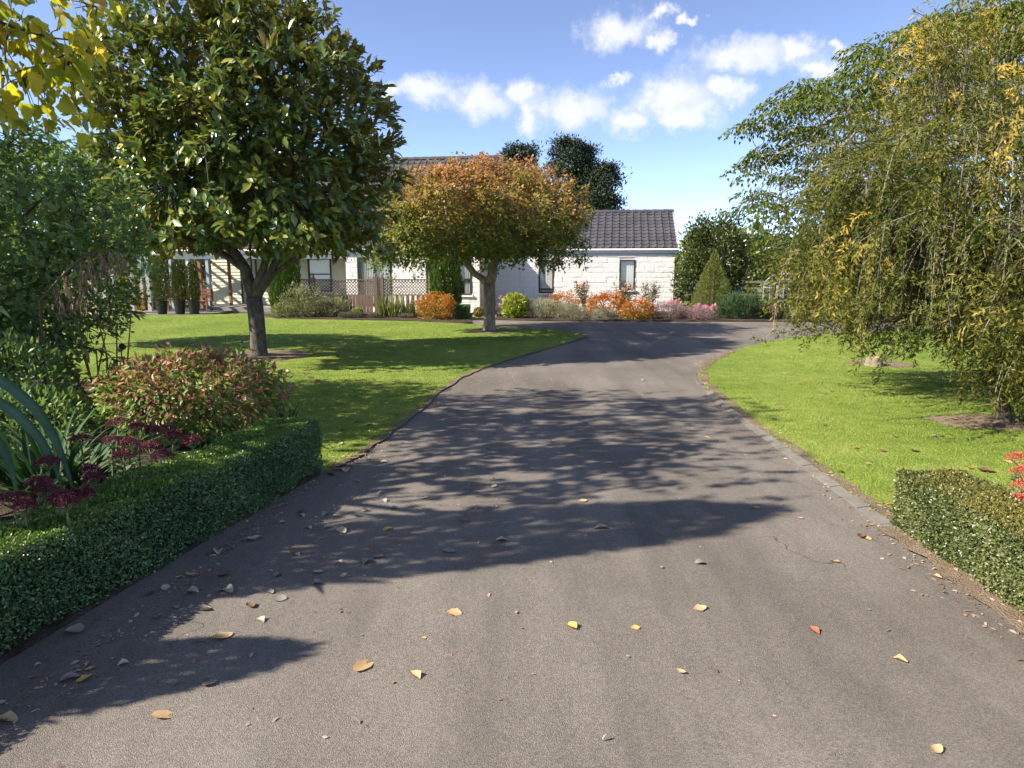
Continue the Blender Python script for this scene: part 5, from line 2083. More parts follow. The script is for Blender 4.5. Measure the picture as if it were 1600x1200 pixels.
# white roses dotted over the cream shrub bed
for k, (u, v, lab) in enumerate(((458, 442, 'single white rose bloom highest over the cream shrub'), (472, 445, 'white rose bloom right of the highest one over the cream shrub'))):
    g0 = vp(u, v, 24.3)
    rng = np.random.default_rng(970 + k)
    root = thing('white_rose', lab, 'flower', (g0.x, 24.3, .06))
    MB().tube([(0, 0, -.02), (.03, .02, g0.z * .5), (0, 0, g0.z - .06)], .006, 5).build('stalk', M['stem'], root)
    n = 24
    d = unit(rdir(n, rng) + np.array((0, 0, .4)))
    leaf_obj('flower', np.tile(np.array((0, 0, g0.z - .06)), (n, 1)), d, rdir(n, rng), .065, .06, T_OVAL, np.clip(rng.normal(.9, .1, n), 0, 1), M['whitefl'], root)

# ------------------------------------------------------------------ near flower bed on the left
c = np.array((-3.2, 6.75, .045))
bush('nandina', 'wide nandina bush with green and dark red leaves beside the left hedge', 'shrub', c,   .88, .80, .86, 9500, .075, .32, M['nandina'], 1001, tmpl=T_OVAL, mean=.38, sd=.26, topshift=.45, upb=-.15, outb=.75, randb=.65, shell=.70, amp=.13, clump=620, clsd=.055, foot=.5, stems=10, stemmat=M['redstem'])
blades('agapanthus_clump', 'broad green strap leaved clump behind the red flower heads', 'plant', (-3.32, 4.75, .045), 125, .95, .040, .20, M['strap'], 1011, lean=1.1, single=True, arch=.95)
rng = np.random.default_rng(1021)
flax = thing('flax_plant', 'large blue green flax with long arching leaves at the left edge', 'plant', (-3.35, 3.75, .045))
FB = np.array((-3.35, 3.75, .045))
flax_px = [[(-160, 760, 3.7), (-120, 640, 3.75), (-20, 592, 3.85), (45, 628, 3.95), (82, 678, 4.0), (104, 730, 4.0), (122, 792, 4.0)],
           [(-150, 780, 3.7), (-90, 660, 3.75), (-10, 628, 3.85), (48, 668, 3.9), (84, 722, 3.95), (98, 768, 3.95)],
           [(-140, 800, 3.6), (-60, 700, 3.62), (-8, 688, 3.65), (16, 726, 3.7), (28, 778, 3.7)],
           [(-140, 790, 3.7), (-100, 620, 3.8), (-60, 520, 3.9), (-10, 480, 4.0), (20, 500, 4.1)],
           [(-145, 800, 3.6), (-190, 660, 3.5), (-240, 600, 3.4), (-290, 640, 3.3)],
           [(-150, 790, 3.6), (-120, 640, 3.4), (-90, 600, 3.2), (-40, 640, 3.0)]]
for li, pl in enumerate(flax_px):
    ctrl = [np.array(FB) - FB + np.array((rng.normal() * .04, rng.normal() * .04, 0))] + [np.array(vp(*q)) - FB for q in pl[1:]]
    pts = []
    for i in range(len(ctrl) - 1):
        p0, p1, p2, p3 = ctrl[max(i - 1, 0)], ctrl[i], ctrl[i + 1], ctrl[min(i + 2, len(ctrl) - 1)]
        for j in range(4):
            t = j / 4
            pts.append(0.5 * ((2 * p1) + (-p0 + p2) * t + (2 * p0 - 5 * p1 + 4 * p2 - p3) * t * t + (-p0 + 3 * p1 - 3 * p2 + p3) * t ** 3))
    pts.append(ctrl[-1])
    vs, fs = [], []
    n = len(pts)
    for i, p in enumerate(pts):
        d = unit(pts[min(i + 1, n - 1)] - pts[max(i - 1, 0)])
        s_ = unit(np.cross(d, np.array((0.25, -1.0, .35))))
        t = i / (n - 1)
        w = .056 * (.5 + .6 * math.sin(math.pi * min(1, t * .9 + .1))) * (1 - t ** 5) + .002
        up = unit(np.cross(s_, d)) * w * .20
        vs += [p - s_ * w / 2 + up, p, p + s_ * w / 2 + up]
    for i in range(n - 1):
        for s2 in (0, 1):
            a = 3 * i + s2
            fs.append((a, a + 1, a + 4, a + 3))
    link('leaf', np_mesh('leaf', np.array(vs), np.array(fs), np.clip(np.tile(np.array((.05, .75, .2)), n) + rng.normal(size=len(vs)) * .1 + np.where(np.arange(len(vs)) > len(vs) - 9, .5, 0), 0, 1), True), M['flax'], flax)

# sedum: each plant carries several flat red heads on leafy stems
sedum_def = [('sedum nearest the left edge with the two largest dark red heads', [(20, 780, 45), (37, 790, 30)]),
             ('sedum with two stacked dark red heads behind the nearest one', [(60, 754, 36), (69, 766, 34)]),
             ('sedum with a row of low dark red heads against the hedge', [(95, 777, 34), (103, 785, 30), (118, 774, 28), (134, 772, 22)]),
             ('sedum with one dark red head before the flax leaves', [(75, 722, 33)]),
             ('tall sedum with one red head among the strap leaves', [(126, 686, 29)]),
             ('sedum with two red heads half hidden in the middle', [(140, 736, 28), (144, 748, 26)]),
             ('sedum with dark red heads before the left side of the nandina', [(184, 660, 33), (174, 689, 29), (202, 692, 30), (192, 713, 31), (214, 667, 23)]),
             ('sedum with the broadest red head before the nandina', [(256, 672, 42), (270, 682, 30), (238, 673, 20), (233, 698, 32), (253, 713, 32)]),
             ('sedum farthest along the hedge with one red head', [(300, 689, 31)])]


def sedum(label, heads, z=.56, group='red headed sedums behind the left hedge', matf='sedum', seed=0):
    rng = np.random.default_rng(1100 + seed)
    H = [gp(u, v, z + rng.normal() * .02) for (u, v, w) in heads]
    cx, cy = sum(h.x for h in H) / len(H) - .02, sum(h.y for h in H) / len(H) + .02
    root = thing('sedum', label, 'flower', (cx, cy, .045), 0, group)
    for h, (u, v, w) in zip(H, heads):
        dia = w / FPX * (h.y * CP + (HCAM - h.z) * SP)
        hp = np.array((h.x - cx, h.y - cy, h.z - .045))
        ft = np.array((hp[0] * .55, hp[1] * .55, -.03))
        md = (hp + ft) / 2 + rng.normal(size=3) * .02
        top = hp - np.array((0, 0, .055))
        st = MB().tube([tuple(ft), tuple(md), tuple(top)], [.008, .007, .006], 6)
        nb = 9
        for k in range(nb):
            a = 6.283 * k / nb
            st.tube([tuple(top), tuple(hp + np.array((math.cos(a) * dia * .33, math.sin(a) * dia * .33, -.012)))], .0025, 4)
        so = st.build('stem', M['stem'], root)
        # leaves in pairs up the stem
        m = 22
        t = rng.uniform(.15, .92, m)
        P = ft[None] + (top - ft)[None] * t[:, None]
        a = rng.uniform(0, 6.283, m)
        D = unit(np.stack([np.cos(a), np.sin(a), .35 + .3 * rng.random(m)], 1))
        leaf_obj('leaves', P, D, np.tile(np.array((0, 0, 1.0)), (m, 1)) - D * .2, rng.uniform(.05, .085, m), .035, T_OVAL, np.clip(rng.normal(.5, .3, m), 0, 1), M['sedumleaf'], so)['kind'] = 'stuff'
        # head: a domed plate of star florets
        n = 620
        q = np.sqrt(rng.random(n)) * dia / 2 * (1 + .10 * np.sin(rng.uniform(0, 6.28, n)))
        a = rng.uniform(0, 6.283, n)
        lob = 1 + .10 * np.sin(a * 5 + seed) + .07 * np.sin(a * 3)
        P = np.stack([hp[0] + np.cos(a) * q * lob, hp[1] + np.sin(a) * q * lob, hp[2] + .034 * (1 - (q / (dia / 2)) ** 2) + rng.normal(size=n) * .006 - rng.random(n) * .012], 1)
        D = unit(np.stack([np.cos(a) * .5, np.sin(a) * .5, np.full(n, .6)], 1) + rdir(n, rng) * .8)
        N = unit(rdir(n, rng) + np.array((0, 0, .6)))
        leaf_obj('flower_head', P, D, N, rng.uniform(.008, .014, n), .008, T_DIA, np.clip(rng.normal(.4, .22, n), 0, 1), M[matf], root)
    return root


for k, (lab, hd) in enumerate(sedum_def):
    sedum(lab, hd, seed=k)
# red flowers behind the right hedge, cut by the frame
sedum('dried coral and red sedum cut by the right edge above the hedge', [(1592, 716, 34), (1602, 738, 36), (1606, 760, 40), (1596, 782, 30)], z=.42, group=None, matf='coral', seed=20)

# rhododendron with long drooping leaves
rng = np.random.default_rng(1201)
rb0 = np.array((-4.55, 7.5, .045))
rho = thing('rhododendron', 'leggy rhododendron with long drooping leaves beside the left tree', 'shrub', rb0)
tips_px = [(205, 488, 7.3), (182, 505, 7.4), (150, 482, 7.5), (120, 500, 7.3), (165, 520, 7.3), (150, 545, 7.2), (125, 540, 7.1), (105, 575, 7.0), (175, 560, 7.2), (85, 545, 7.1), (140, 590, 7.0), (60, 600, 6.9), (95, 620, 6.8)]
for k, q in enumerate(tips_px):
    e = np.array(vp(*q)) - rb0
    f = np.array((e[0] * .25, e[1] * .25, -.03))
    m = (e + f) / 2 + rng.normal(size=3) * .05
    s = MB().tube([tuple(f), tuple(m), tuple(e)], [.014, .010, .006], 6).build('stem', M['redstem'], rho, smooth=True)
    nl = 9
    for j in range(nl):
        a = 6.283 * j / nl + rng.random() * .5
        D = unit(np.array((math.cos(a), math.sin(a), rng.uniform(-.75, .25))))[None]
        Lf = rng.uniform(.15, .23)
        leaf_obj('leaf', (e + rng.normal(size=3) * .012)[None], D, np.array([(0, 0, 1.0)]) + rng.normal(size=(1, 3)) * .2, Lf, Lf * .25, T_OVAL, np.array([rng.random() ** 1.6]), M['rhodo'], s)

# dried drooping plumes on an arching dark stalk
rng = np.random.default_rng(1301)
a0 = vp(60, 470, 7.0)
pb = np.array((a0.x - .05, 7.0, .045))
pl = thing('dry_plume_grass', 'arching dark stalk with hanging dried brown plumes before the pergola', 'plant', pb)
line = [pb] + [np.array(vp(u, v, 7.0)) for u, v in ((62, 470), (78, 452), (100, 428), (125, 405), (152, 393), (175, 390), (190, 396))]
MB().tube([tuple(p - pb) for p in line], [.016, .013, .012, .011, .009, .007, .005, .003], 6).build('stalk', M['brownstem'], pl, smooth=True)
for (u, v, u2, v2, nn) in ((100, 428, 112, 478, 130), (128, 404, 128, 478, 170), (138, 398, 148, 442, 130), (156, 393, 164, 430, 110), (172, 390, 180, 425, 90), (188, 395, 193, 420, 50), (84, 448, 96, 486, 90)):
    nn = int(nn * .55)
    s, e = np.array(vp(u, v, 7.0)), np.array(vp(u2, v2, 6.95))
    t = rng.random(nn)
    P = s + (e - s) * t[:, None] + rng.normal(size=(nn, 3)) * .028 * (.3 + t[:, None])
    D = unit((e - s)[None] + rng.normal(size=(nn, 3)) * .05)
    leaf_obj('plume', P - pb, D, rdir(nn, rng), rng.uniform(.06, .13, nn), .008, T_DIA, np.clip(rng.normal(.5, .25, nn), 0, 1), M['plume'], pl)

# low filler shrubs in the shade of the bed
bush('fern_shrub', 'low shaded leafy shrub under the left tree', 'shrub', (-4.6, 6.1, .045), .75, .6, .62, 2600, .07, .4, M['bluegreen'], 1401, mean=.5, sd=.25)
bush('fern_shrub', 'dense green shrub at the left edge behind the flax', 'shrub', (-5.2, 6.7, .045), .8, .7, 1.05, 3400, .075, .45, M['bluegreen'], 1402, mean=.4)
blades('iris_tuft', 'small sword leaved tuft at the far end of the left hedge', 'plant', (gp(447, 668).x, gp(447, 668).y, .04), 14, .30, .028, .08, M['strap'], 1403, lean=.5, single=True, arch=.2)

# ------------------------------------------------------------------ stump, garden light, sprinkler
M['cutwood'] = m_plain('cut_wood', (0.45, 0.31, 0.18), .8, .25, 18, .3)
sc_ = gp(1366, 574)
stp = thing('tree_stump', 'pale cut tree stump in a ring of bare soil on the right lawn', 'stump', (sc_.x, sc_.y, .03))
prof = [(.17, -.04), (.145, .05), (.125, .13), (.12, .15)]
mbq = MB().lathe(prof, 14)
mbq.v = [(x * (1 + .08 * math.sin(3 * math.atan2(y_, x))), y_ * (1 + .08 * math.cos(4 * math.atan2(y_, x))), z_ + .03 * x) for x, y_, z_ in mbq.v]
mbq.build('bark', M['bark_maple'], stp)
MB().lathe([(.11, .1515), (.10, .160)], 14).build('cut_face', M['cutwood'], stp)

M['greenplastic'] = m_plain('green_plastic', (0.015, 0.075, 0.045), .4, .1, 8)
g0 = gp(379, 562)
spk = thing('garden_sprinkler', 'small dark green sprinkler stand at the foot of the magnolia', 'sprinkler', (g0.x, g0.y, .03))
for k in range(3):
    a = 2.09 * k + .4
    MB().tube([(math.cos(a) * .09, math.sin(a) * .09, 0), (0, 0, .16)], .009, 6).build('leg', M['greenplastic'], spk)
MB().tube([(0, 0, .14), (0, 0, .30)], .012, 8).build('riser', M['greenplastic'], spk)
MB().lathe([(.02, 0), (.035, .015), (.03, .04), (.008, .05)], 10, (0, 0, .30)).build('head', M['greenplastic'], spk)
g0 = gp(191, 566)
gl_ = thing('garden_light', 'small black spotlight on a stake between bed and lawn', 'light', (g0.x, g0.y, .03))
MB().tube([(0, 0, -.05), (0, 0, .20)], .012, 8).build('stake', M['black'], gl_)
MB().tube([(-.05, .03, .20), (.05, -.03, .27)], [.05, .065], 12).build('lamp_head', M['black'], gl_)
MB().box(-.05, .05, -.02, .02, .02, .08).build('bracket', M['black'], gl_)

# ------------------------------------------------------------------ verandah end: pots, pergola, bench, far garden
for k, (u, vt, lab) in enumerate(((254, 404, 'leftmost of the three potted conifers by the verandah'), (282, 408, 'middle of the three potted conifers by the verandah'), (304, 412, 'rightmost of the three potted conifers next to the blue grey post'))):
    y = 26.3
    c = vp(u, 491, y)
    zt = vp(u, vt, y).z
    root = column('potted_conifer', lab, (c.x, y, .035), [(.46, .16), (.7, .24), (zt * .7, .24), (zt * .9, .17), (zt, .04)], 3600, .07, .35, M['darkgreen'], 1500 + k, group='potted conifers by the verandah', amp=.1)
    root['category'] = 'potted plant'
    MB().lathe([(.15, -.002), (.17, .05), (.215, .44), (.235, .45), (.235, .50), (.205, .50), (.20, .44)], 18).build('pot', M['black'], root, smooth=False)

M['paleplank'] = m_plain('pale_post', (0.50, 0.52, 0.48), .75, .1, 8, .1)
M['cream'] = m_plain('cream_render', (0.62, 0.53, 0.33), .8, .08, 6, .1)
pg = thing('pergola', 'pale timber pergola with slender posts left of the verandah', 'pergola', (0, 0, 0))
PY = 28.2
px_list = [(163, PY), (206, PY), (233, PY), (116, PY), (178, PY + 2.6), (222, PY + 2.6), (131, PY + 2.6)]
for (u, y) in px_list:
    x = vp(u, 450, y).x
    MB().box(x - .075, x + .075, y - .075, y + .075, -.03, 2.35).build('post', M['paleplank'], pg)
xL, xR = vp(100, 450, PY).x, vp(262, 450, PY).x
for y in (PY, PY + 2.6):
    MB().box(xL, xR, y - .05, y + .05, 2.352, 2.55).build('beam', M['paleplank'], pg)
x = xL + .2
while x < xR:
    MB().box(x, x + .06, PY - .5, PY + 3.1, 2.552, 2.68).build('rafter', M['paleplank'], pg)
    x += .62
x = vp(147, 450, 26.9).x
pil = thing('garden_pillar', 'thick cream rendered pillar before the pergola', 'pillar', (x, 26.9, .0))
MB().box(-.19, .19, -.19, .19, -.03, 1.55).build('shaft', M['cream'], pil)
MB().box(-.24, .24, -.24, .24, 1.552, 1.64).build('cap', M['cream'], pil)
MB().box(-.23, .23, -.23, .23, -.03, .12).build('base', M['cream'], pil)

x = vp(292, 470, 27.9).x
bn = thing('wooden_bench', 'red brown wooden bench on the paving behind the potted conifers', 'bench', (x, 27.9, .035))
for k in range(4):
    MB().box(-.95, .95, -.22 + k * .115, -.12 + k * .115, .42, .45).build('seat_slat', M['brownpost'], bn)
for k in range(3):
    MB().box(-.95, .95, .25, .28, .55 + k * .13, .65 + k * .13).build('back_slat', M['brownpost'], bn)
for sx in (-.88, .88):
    MB().box(sx - .03, sx + .03, -.22, -.16, 0, .62).build('leg', M['brownpost'], bn)
    MB().box(sx - .03, sx + .03, .19, .25, 0, .95).build('leg', M['brownpost'], bn)
    MB().box(sx - .035, sx + .035, -.25, .19, .622, .655).build('armrest', M['brownpost'], bn)

p = MB()
xa = vp(205, 486, 27.0).x
p.box(xa, vp(330, 486, 26.6).x, 26.0, 29.2, -.05, .034)
p.build('path', M['concrete'])['kind'] = 'structure'

GB = 'garden shrubs beyond the pergola'
for k, (x, y, rx, h, mat, lab) in enumerate(((-24.5, 31.0, 2.2, 3.0, 'darkgreen', 'dark evergreen mass farthest left beyond the pergola'), (-20.5, 33.0, 2.0, 2.6, 'darkgreen', 'dark evergreen behind the cream pillar'),
                                             (-17.6, 33.0, 1.6, 2.3, 'lime', 'light green shrub behind the middle of the pergola'), (-15.2, 33.5, 1.7, 3.2, 'darkgreen', 'dark evergreen behind the potted conifers'),
                                             (-19.4, 29.6, .8, 1.0, 'whitefl', 'pale flowering shrub at the foot of the pergola'), (-22.5, 29.0, 1.2, 1.3, 'lime', 'sunlit low shrub left of the cream pillar'),
                                             (-16.8, 31.2, .7, 1.3, 'orange', 'small orange shrub inside the pergola garden'), (-28.5, 34, 3, 4.5, 'darkgreen', 'tall dark evergreen at the far left edge'),
                                             (-12.8, 33.0, 1.3, 2.6, 'lime', 'leafy shrub glimpsed through the open verandah end'))):
    bush('garden_shrub', lab, 'shrub', (x, y, -.04), rx, rx * .8, h, int(2400 * rx), .15, .5, M[mat], 1600 + k, group=GB, clump=int(60 * rx), clsd=.16, amp=.25)

# far trees and hedges on the right and round the horizon
rr = random.Random(8)
FT = 'far trees beyond the paddock'
far = [(8.3, 41, 2.6, 2.6, 'darkgreen', 'low far hedge tree just right of the house corner'), (13.4, 44, 3.0, 4.4, 'lime', 'far yellow green tree right of the large evergreen'), (17.2, 42, 3.0, 3.8, 'darkgreen', 'far dark tree behind the glasshouse'),
       (21.5, 44, 3.4, 4.6, 'lime', 'far green tree behind the middle of the weeping tree'), (26.5, 43, 3.4, 4.2, 'darkgreen', 'far dark tree behind the right of the weeping tree'), (32, 46, 4.2, 5.6, 'lime', 'far tree at the right edge of the picture'), (39, 48, 5, 6, 'darkgreen', 'far dark tree beyond the right edge')]
for k, (x, y, rx, h, mat, lab) in enumerate(far):
    rt = bush('far_tree', lab, 'tree', (x, y, -.06), rx, rx * .8, h, int(1700 * rx), .24, .5, M[mat], 1700 + k, group=FT, clump=int(40 * rx), clsd=.26, amp=.25, foot=.48)
rng = np.random.default_rng(1801)
# distant wood along the horizon, one mass nobody could count
n = 26000
az = rng.uniform(-1.25, 1.25, n)
R = rng.uniform(150, 190, n)
top = 6 + 2.5 * np.sin(az * 23) + 1.6 * np.sin(az * 61 + 1) + 1.2 * np.sin(az * 131)
P = np.stack([np.sin(az) * R, np.cos(az) * R, rng.random(n) * top], 1)
wo_ = leaf_obj('distant_wood', P, rdir(n, rng), rdir(n, rng), rng.uniform(1.6, 3.2, n), 2.0, T_DIA, np.clip(rng.normal(.4, .2, n), 0, 1), M['darkgreen'])
tag(wo_, 'distant belt of dark trees along the horizon', 'wood', kind='stuff')

# post and wire fence at the paddock
for k in range(2):
    fy = 37.0
    u0, u1 = ((1047, 1110), (1112, 1330))[k]
    a, b_ = vp(u0, 450, fy).x, vp(u1, 450, fy).x
    fr = thing('paddock_fence', ('grey post and rail fence glimpsed right of the house corner', 'grey post and rail fence behind the rosemary and the weeping tree')[k], 'fence', (a, fy, -.06), 0, 'paddock fence runs')
    x = 0
    while x <= b_ - a:
        MB().box(x, x + .11, -.05, .05, 0, 1.2).build('post', M['deck'], fr)
        x += 1.6
    for z in (.4, .75, 1.08):
        MB().box(0, b_ - a, -.085, -.052, z, z + .10).build('rail', M['deck'], fr)

# arched white framed glasshouse
gy = 33.0
a, b_ = vp(1236, 450, gy).x, vp(1296, 450, gy).x
gh = thing('glasshouse', 'small white framed arched glasshouse seen through the weeping tree', 'greenhouse', ((a + b_) / 2, gy, -.06))
wd = (b_ - a) / 2
M['ghglass'] = m_plain('hazy_plastic', (.62, .66, .66), .35, .06, 3)
hh = vp(1250, 428, gy).z + .06
nn = 14
arc = [(-wd, 0)] + [(-wd * math.cos(math.pi * k / nn), hh * .55 + hh * .45 * math.sin(math.pi * k / nn)) for k in range(nn + 1)] + [(wd, 0)]
for j in range(5):
    y = j * .9
    MB().tube([(x, y, z) for x, z in arc], .016, 6).build('hoop', M['bluepost'], gh)
for k in range(0, nn + 1, 3):
    x, z = arc[k + 1]
    MB().tube([(x, 0, z), (x, 3.6, z)], .012, 6).build('purlin', M['paleplank'], gh)
sk = MB()
vs = [(x * .985, y, z * .985) for y in (0.02, 3.58) for x, z in arc]
m_ = len(arc)
sk.add(vs, [(i, i + 1, m_ + i + 1, m_ + i) for i in range(m_ - 1)])
sk.build('cover', M['glass'], gh)
sk = MB().add([(x * .97, 0.03, z * .97) for x, z in arc], [tuple(range(m_))]).build('end_panel', M['glass'], gh)

# ------------------------------------------------------------------ fallen leaves
FL_COL = {'pale': [(0.34, 0.31, 0.23), (0.44, 0.40, 0.31)], 'grey': [(0.20, 0.18, 0.15), (0.27, 0.245, 0.21)], 'yellow': [(0.50, 0.30, 0.06), (0.55, 0.36, 0.10)],
          'tan': [(0.46, 0.30, 0.15), (0.52, 0.36, 0.20)], 'brown': [(0.13, 0.07, 0.045), (0.19, 0.10, 0.06)], 'russet': [(0.28, 0.09, 0.045), (0.34, 0.12, 0.06)]}
for k_, cs in FL_COL.items():
    M['fl_' + k_] = m_leaf('fallen_' + k_, [cs[0], cs[1]], .7, .12)


def curled_leaf(seed):
    """a dry curled leaf: 5 x 3 grid of an ovate outline, cupped and twisted"""
    r = random.Random(seed)
    vs, fs = [], []
    cup, tw, bend = r.uniform(.25, 1.3), r.uniform(-.9, .9), r.uniform(-.4, .7)
    for i in range(7):
        t = i / 6
        w = r.uniform(.30, .42) * math.sin(math.pi * (t * .93 + .05)) ** .8 + .004
        for j in range(5):
            s = (j - 2) / 2
            x = s * w
            z = cup * abs(x) ** 1.6 * 1.3 + bend * (t - .5) ** 2 + tw * s * (t - .5) * w + r.uniform(-.012, .012)
            vs.append((x, t - .5, z))
    for i in range(6):
        for j in range(4):
            a = i * 5 + j
            fs.append((a, a + 1, a + 6, a + 5))
    # stalk
    b_ = len(vs)
    vs += [(-.008, -.5, vs[2][2]), (.008, -.5, vs[2][2]), (.004, -.72, vs[2][2] + .05), (-.004, -.72, vs[2][2] + .05)]
    fs.append((b_, b_ + 1, b_ + 2, b_ + 3))
    zmin = min(v[2] for v in vs)
    vs = [(x, y, z - zmin) for x, y, z in vs]
    return np.array(vs), np.array(fs), r.random()


CL = {}
for col in FL_COL:
    for s in range(5):
        V_, F_, q = curled_leaf(len(col) * 31 + s * 7)
        me = np_mesh('fallen_leaf', V_, F_, np.full(len(V_), q), True)
        me.materials.append(M['fl_' + col])
        CL[(col, s)] = me
# (u, v, colour, length in photo pixels)
drive = [(725, 813, 'russet', 13), (605, 827, 'yellow', 14), (534, 831, 'pale', 18), (664, 778, 'tan', 10), (595, 770, 'grey', 11), (600, 783, 'pale', 12), (616, 795, 'grey', 11), (570, 798, 'pale', 11),
         (653, 797, 'pale', 11), (772, 760, 'pale', 11), (741, 794, 'grey', 12), (472, 801, 'brown', 14), (471, 806, 'pale', 11), (509, 804, 'grey', 14), (483, 825, 'pale', 11), (512, 824, 'pale', 11), (441, 817, 'pale', 10),
         (403, 841, 'pale', 14), (459, 861, 'brown', 15), (464, 867, 'pale', 11), (581, 855, 'russet', 11), (592, 870, 'grey', 15), (573, 878, 'grey', 17), (497, 894, 'pale', 14), (537, 899, 'tan', 11),
         (495, 912, 'grey', 14), (434, 899, 'grey', 11), (423, 892, 'pale', 7), (422, 926, 'pale', 13), (437, 936, 'grey', 20), (701, 861, 'grey', 19), (784, 844, 'pale', 17), (709, 958, 'tan', 22), (894, 980, 'yellow', 19),
         (662, 997, 'tan', 8), (406, 970, 'pale', 18), (531, 879, 'pale', 9), (117, 987, 'pale', 31), (259, 919, 'pale', 16), (300, 926, 'pale', 18), (353, 924, 'pale', 26), (350, 898, 'brown', 18), (276, 948, 'grey', 14),
         (318, 953, 'grey', 18), (301, 898, 'tan', 17), (281, 901, 'tan', 13), (234, 927, 'brown', 15), (348, 995, 'tan', 28), (192, 1037, 'pale', 14), (140, 1045, 'tan', 13), (108, 1061, 'grey', 26), (132, 1062, 'yellow', 20),
         (59, 1039, 'pale', 9), (11, 1125, 'tan', 30), (328, 1068, 'grey', 22), (255, 1118, 'tan', 31), (392, 947, 'brown', 18), (391, 843, 'pale', 17), (341, 863, 'pale', 18), (568, 1040, 'tan', 36), (648, 1056, 'tan', 22),
         (938, 825, 'grey', 20), (910, 783, 'tan', 13), (1180, 793, 'tan', 12), (1094, 880, 'grey', 16), (1094, 951, 'tan', 19), (1272, 986, 'russet', 17), (1407, 1032, 'tan', 18), (1064, 1050, 'tan', 14), (992, 981, 'yellow', 13),
         (1463, 1172, 'tan', 22), (1308, 879, 'tan', 12), (1346, 839, 'brown', 15), (1355, 842, 'tan', 11), (697, 655, 'tan', 10), (1005, 594, 'pale', 7), (1105, 683, 'tan', 8), (1463, 902, 'tan', 15), (2, 1098, 'pale', 14),
         (820, 660, 'grey', 7), (762, 700, 'grey', 8), (690, 730, 'grey', 9), (1250, 640 + 170, 'tan', 9), (560, 752, 'grey', 8), (540, 735, 'tan', 14), (520, 740, 'brown', 18), (548, 728, 'pale', 12), (600, 722, 'pale', 10)]
lawnl = [(1289, 665, 'brown', 8), (1338, 701, 'russet', 9), (1380, 705, 'brown', 8), (1428, 705, 'brown', 15), (1463, 683, 'pale', 11), (1358, 725, 'tan', 12), (1315, 738, 'brown', 9), (1515, 732, 'russet', 10), (1540, 737, 'brown', 20),
         (1388, 767, 'russet', 9), (1387, 787, 'russet', 11), (1574, 722, 'tan', 14), (1400, 683, 'russet', 8), (1210, 655, 'brown', 7), (1250, 600, 'russet', 6), (1300, 612, 'russet', 6),
         (497, 597, 'russet', 11), (477, 584, 'brown', 16), (530, 606, 'pale', 8), (447, 582, 'pale', 9), (300, 540, 'pale', 9), (227, 540, 'pale', 8), (330, 532, 'tan', 8), (527, 557, 'brown', 9), (485, 590, 'brown', 9), (560, 660, 'brown', 16),
         (540, 655, 'russet', 9), (577, 664, 'brown', 12), (535, 672, 'brown', 10), (532, 694, 'pale', 9), (620, 648, 'brown', 9), (600, 630, 'tan', 8), (520, 640, 'brown', 8)]
rr = random.Random(77)
ORD = ['nearest', 'second nearest', 'third nearest', 'fourth nearest', 'fifth nearest', 'sixth nearest', 'seventh nearest', 'eighth nearest', 'ninth nearest', 'tenth nearest', 'eleventh nearest', 'twelfth nearest',
       'thirteenth nearest', 'fourteenth nearest', 'fifteenth nearest', 'sixteenth nearest']


def zone(u, v, lawn):
    if lawn:
        return 'on the right lawn' if u > 900 else 'on the left lawn'
    if u > 1240:
        return 'on the asphalt by the right hedge'
    if u > 820:
        return 'on the open middle of the driveway'
    if v > 980:
        return 'on the asphalt at the lower left'
    if u < 410:
        return 'along the foot of the left hedge'
    return 'on the shaded asphalt left of centre' if v > 840 else 'on the shaded drive beyond the hedge end'


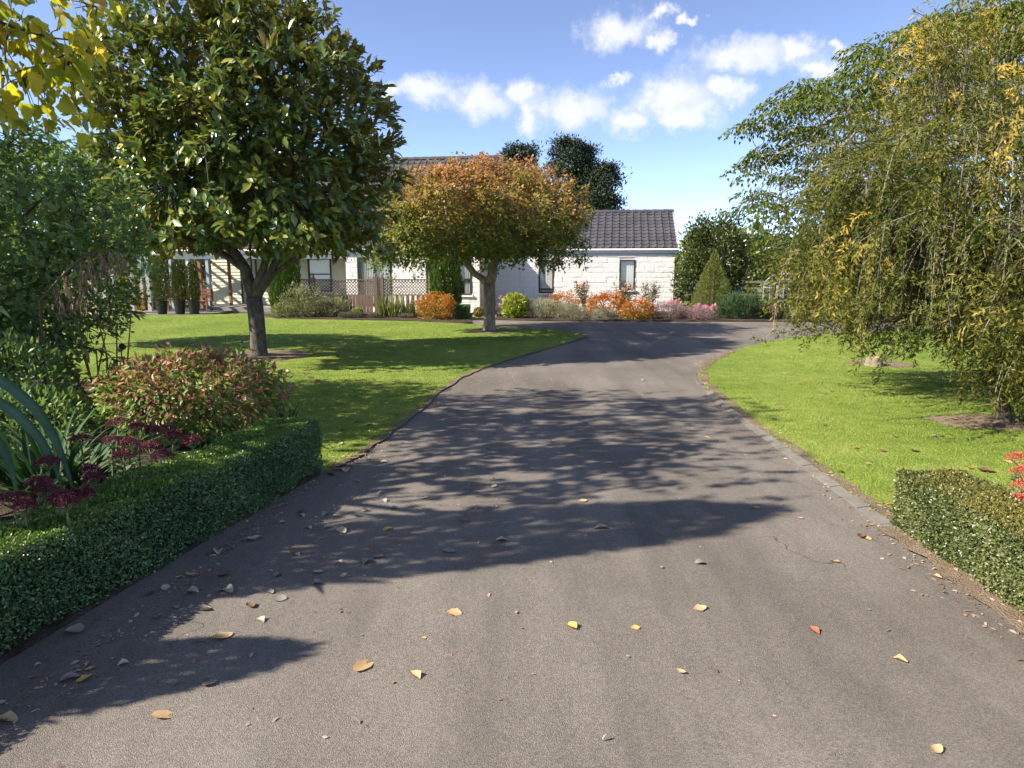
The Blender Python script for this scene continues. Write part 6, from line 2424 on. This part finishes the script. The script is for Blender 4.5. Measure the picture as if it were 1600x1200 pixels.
pend = {}
for lst, lawn in ((drive, False), (lawnl, True)):
    for (u, v, col, ln) in lst:
        pend.setdefault((col, zone(u, v, lawn)), []).append((u, v, ln, lawn))
for (col, zn), items in pend.items():
    items.sort(key=lambda q: -q[1])
    for k, (u, v, ln, lawn) in enumerate(items):
        z0 = .032 if lawn else .020
        p = gp(u, v, z0)
        size = ln / FPX * (p.y * CP + (HCAM - z0) * SP) * 1.12
        o = link('fallen_leaf', CL[(col, rr.randrange(5))])
        o.location = p
        o.rotation_euler = (rr.uniform(-.18, .18), rr.uniform(-.18, .18), rr.choice((0, math.pi)) + rr.uniform(0.3, 2.8))
        o.scale = (size, size, size * rr.uniform(.7, 1.2))
        lab = f'curled {col} fallen leaf {zn}'
        if len(items) > 1:
            lab += f', {ORD[k]} the camera'
        tag(o, lab, 'leaf', 'fallen leaves on drive and lawn')

# fine litter along the edges (uncountable)
rng = np.random.default_rng(1901)
Pq, Rq = [], []
for path, cnt, sgn, w in ((LE[:75], 900, -1, .10), ([p for p in RE0 if 3.0 < p[1] < 14], 700, -1, .10), ([np.array((-1.56 - .31 * t, 5.55 - 2.75 * t)) for t in np.linspace(-.02, 1.2, 30)][::-1], 300, -1, .05),
                          ([np.array((2.40, y_)) for y_ in np.linspace(1.6, 4.4, 20)], 240, 1, .10)):
    path = np.array([p[:2] for p in path])
    i = rng.integers(0, len(path) - 1, cnt)
    t = rng.random(cnt)[:, None]
    p = path[i] * (1 - t) + path[i + 1] * t + rng.normal(size=(cnt, 2)) * w
    Pq.append(np.concatenate([p, np.full((cnt, 1), .040)], 1))
    Rq.append(rng.random(cnt))
p = np.stack([rng.uniform(-2.2, 2.4, 260), rng.uniform(2.0, 11, 260)], 1)
p[:, 0] = np.where(rng.random(260) < .6, -1.9 + np.abs(rng.normal(size=260)) * 1.1 + p[:, 1] * .12, p[:, 0])
Pq.append(np.concatenate([p, np.full((260, 1), .006)], 1))
Rq.append(rng.random(260))
P = np.concatenate(Pq)
n = len(P)
inL = inside(lawn_L, P[:, 0], P[:, 1]) | inside(lawn_R, P[:, 0], P[:, 1])
P[:, 2] = np.where(inL, .038, .023)
D = unit(np.concatenate([rng.normal(size=(n, 2)), rng.normal(size=(n, 1)) * .15], 1))
N = unit(np.array((0, 0, 1.0)) + rng.normal(size=(n, 3)) * .35)
li = leaf_obj('leaf_litter', P, D, N, rng.uniform(.012, .045, n), rng.uniform(.006, .02, n), T_OVAL, np.concatenate(Rq), M['plume'])
tag(li, 'fine dry leaf litter and twigs along the driveway edges', 'litter', kind='stuff')
print('scene built', sum(len(m.polygons) for m in bpy.data.meshes), 'faces', len(bpy.data.objects), 'objects')
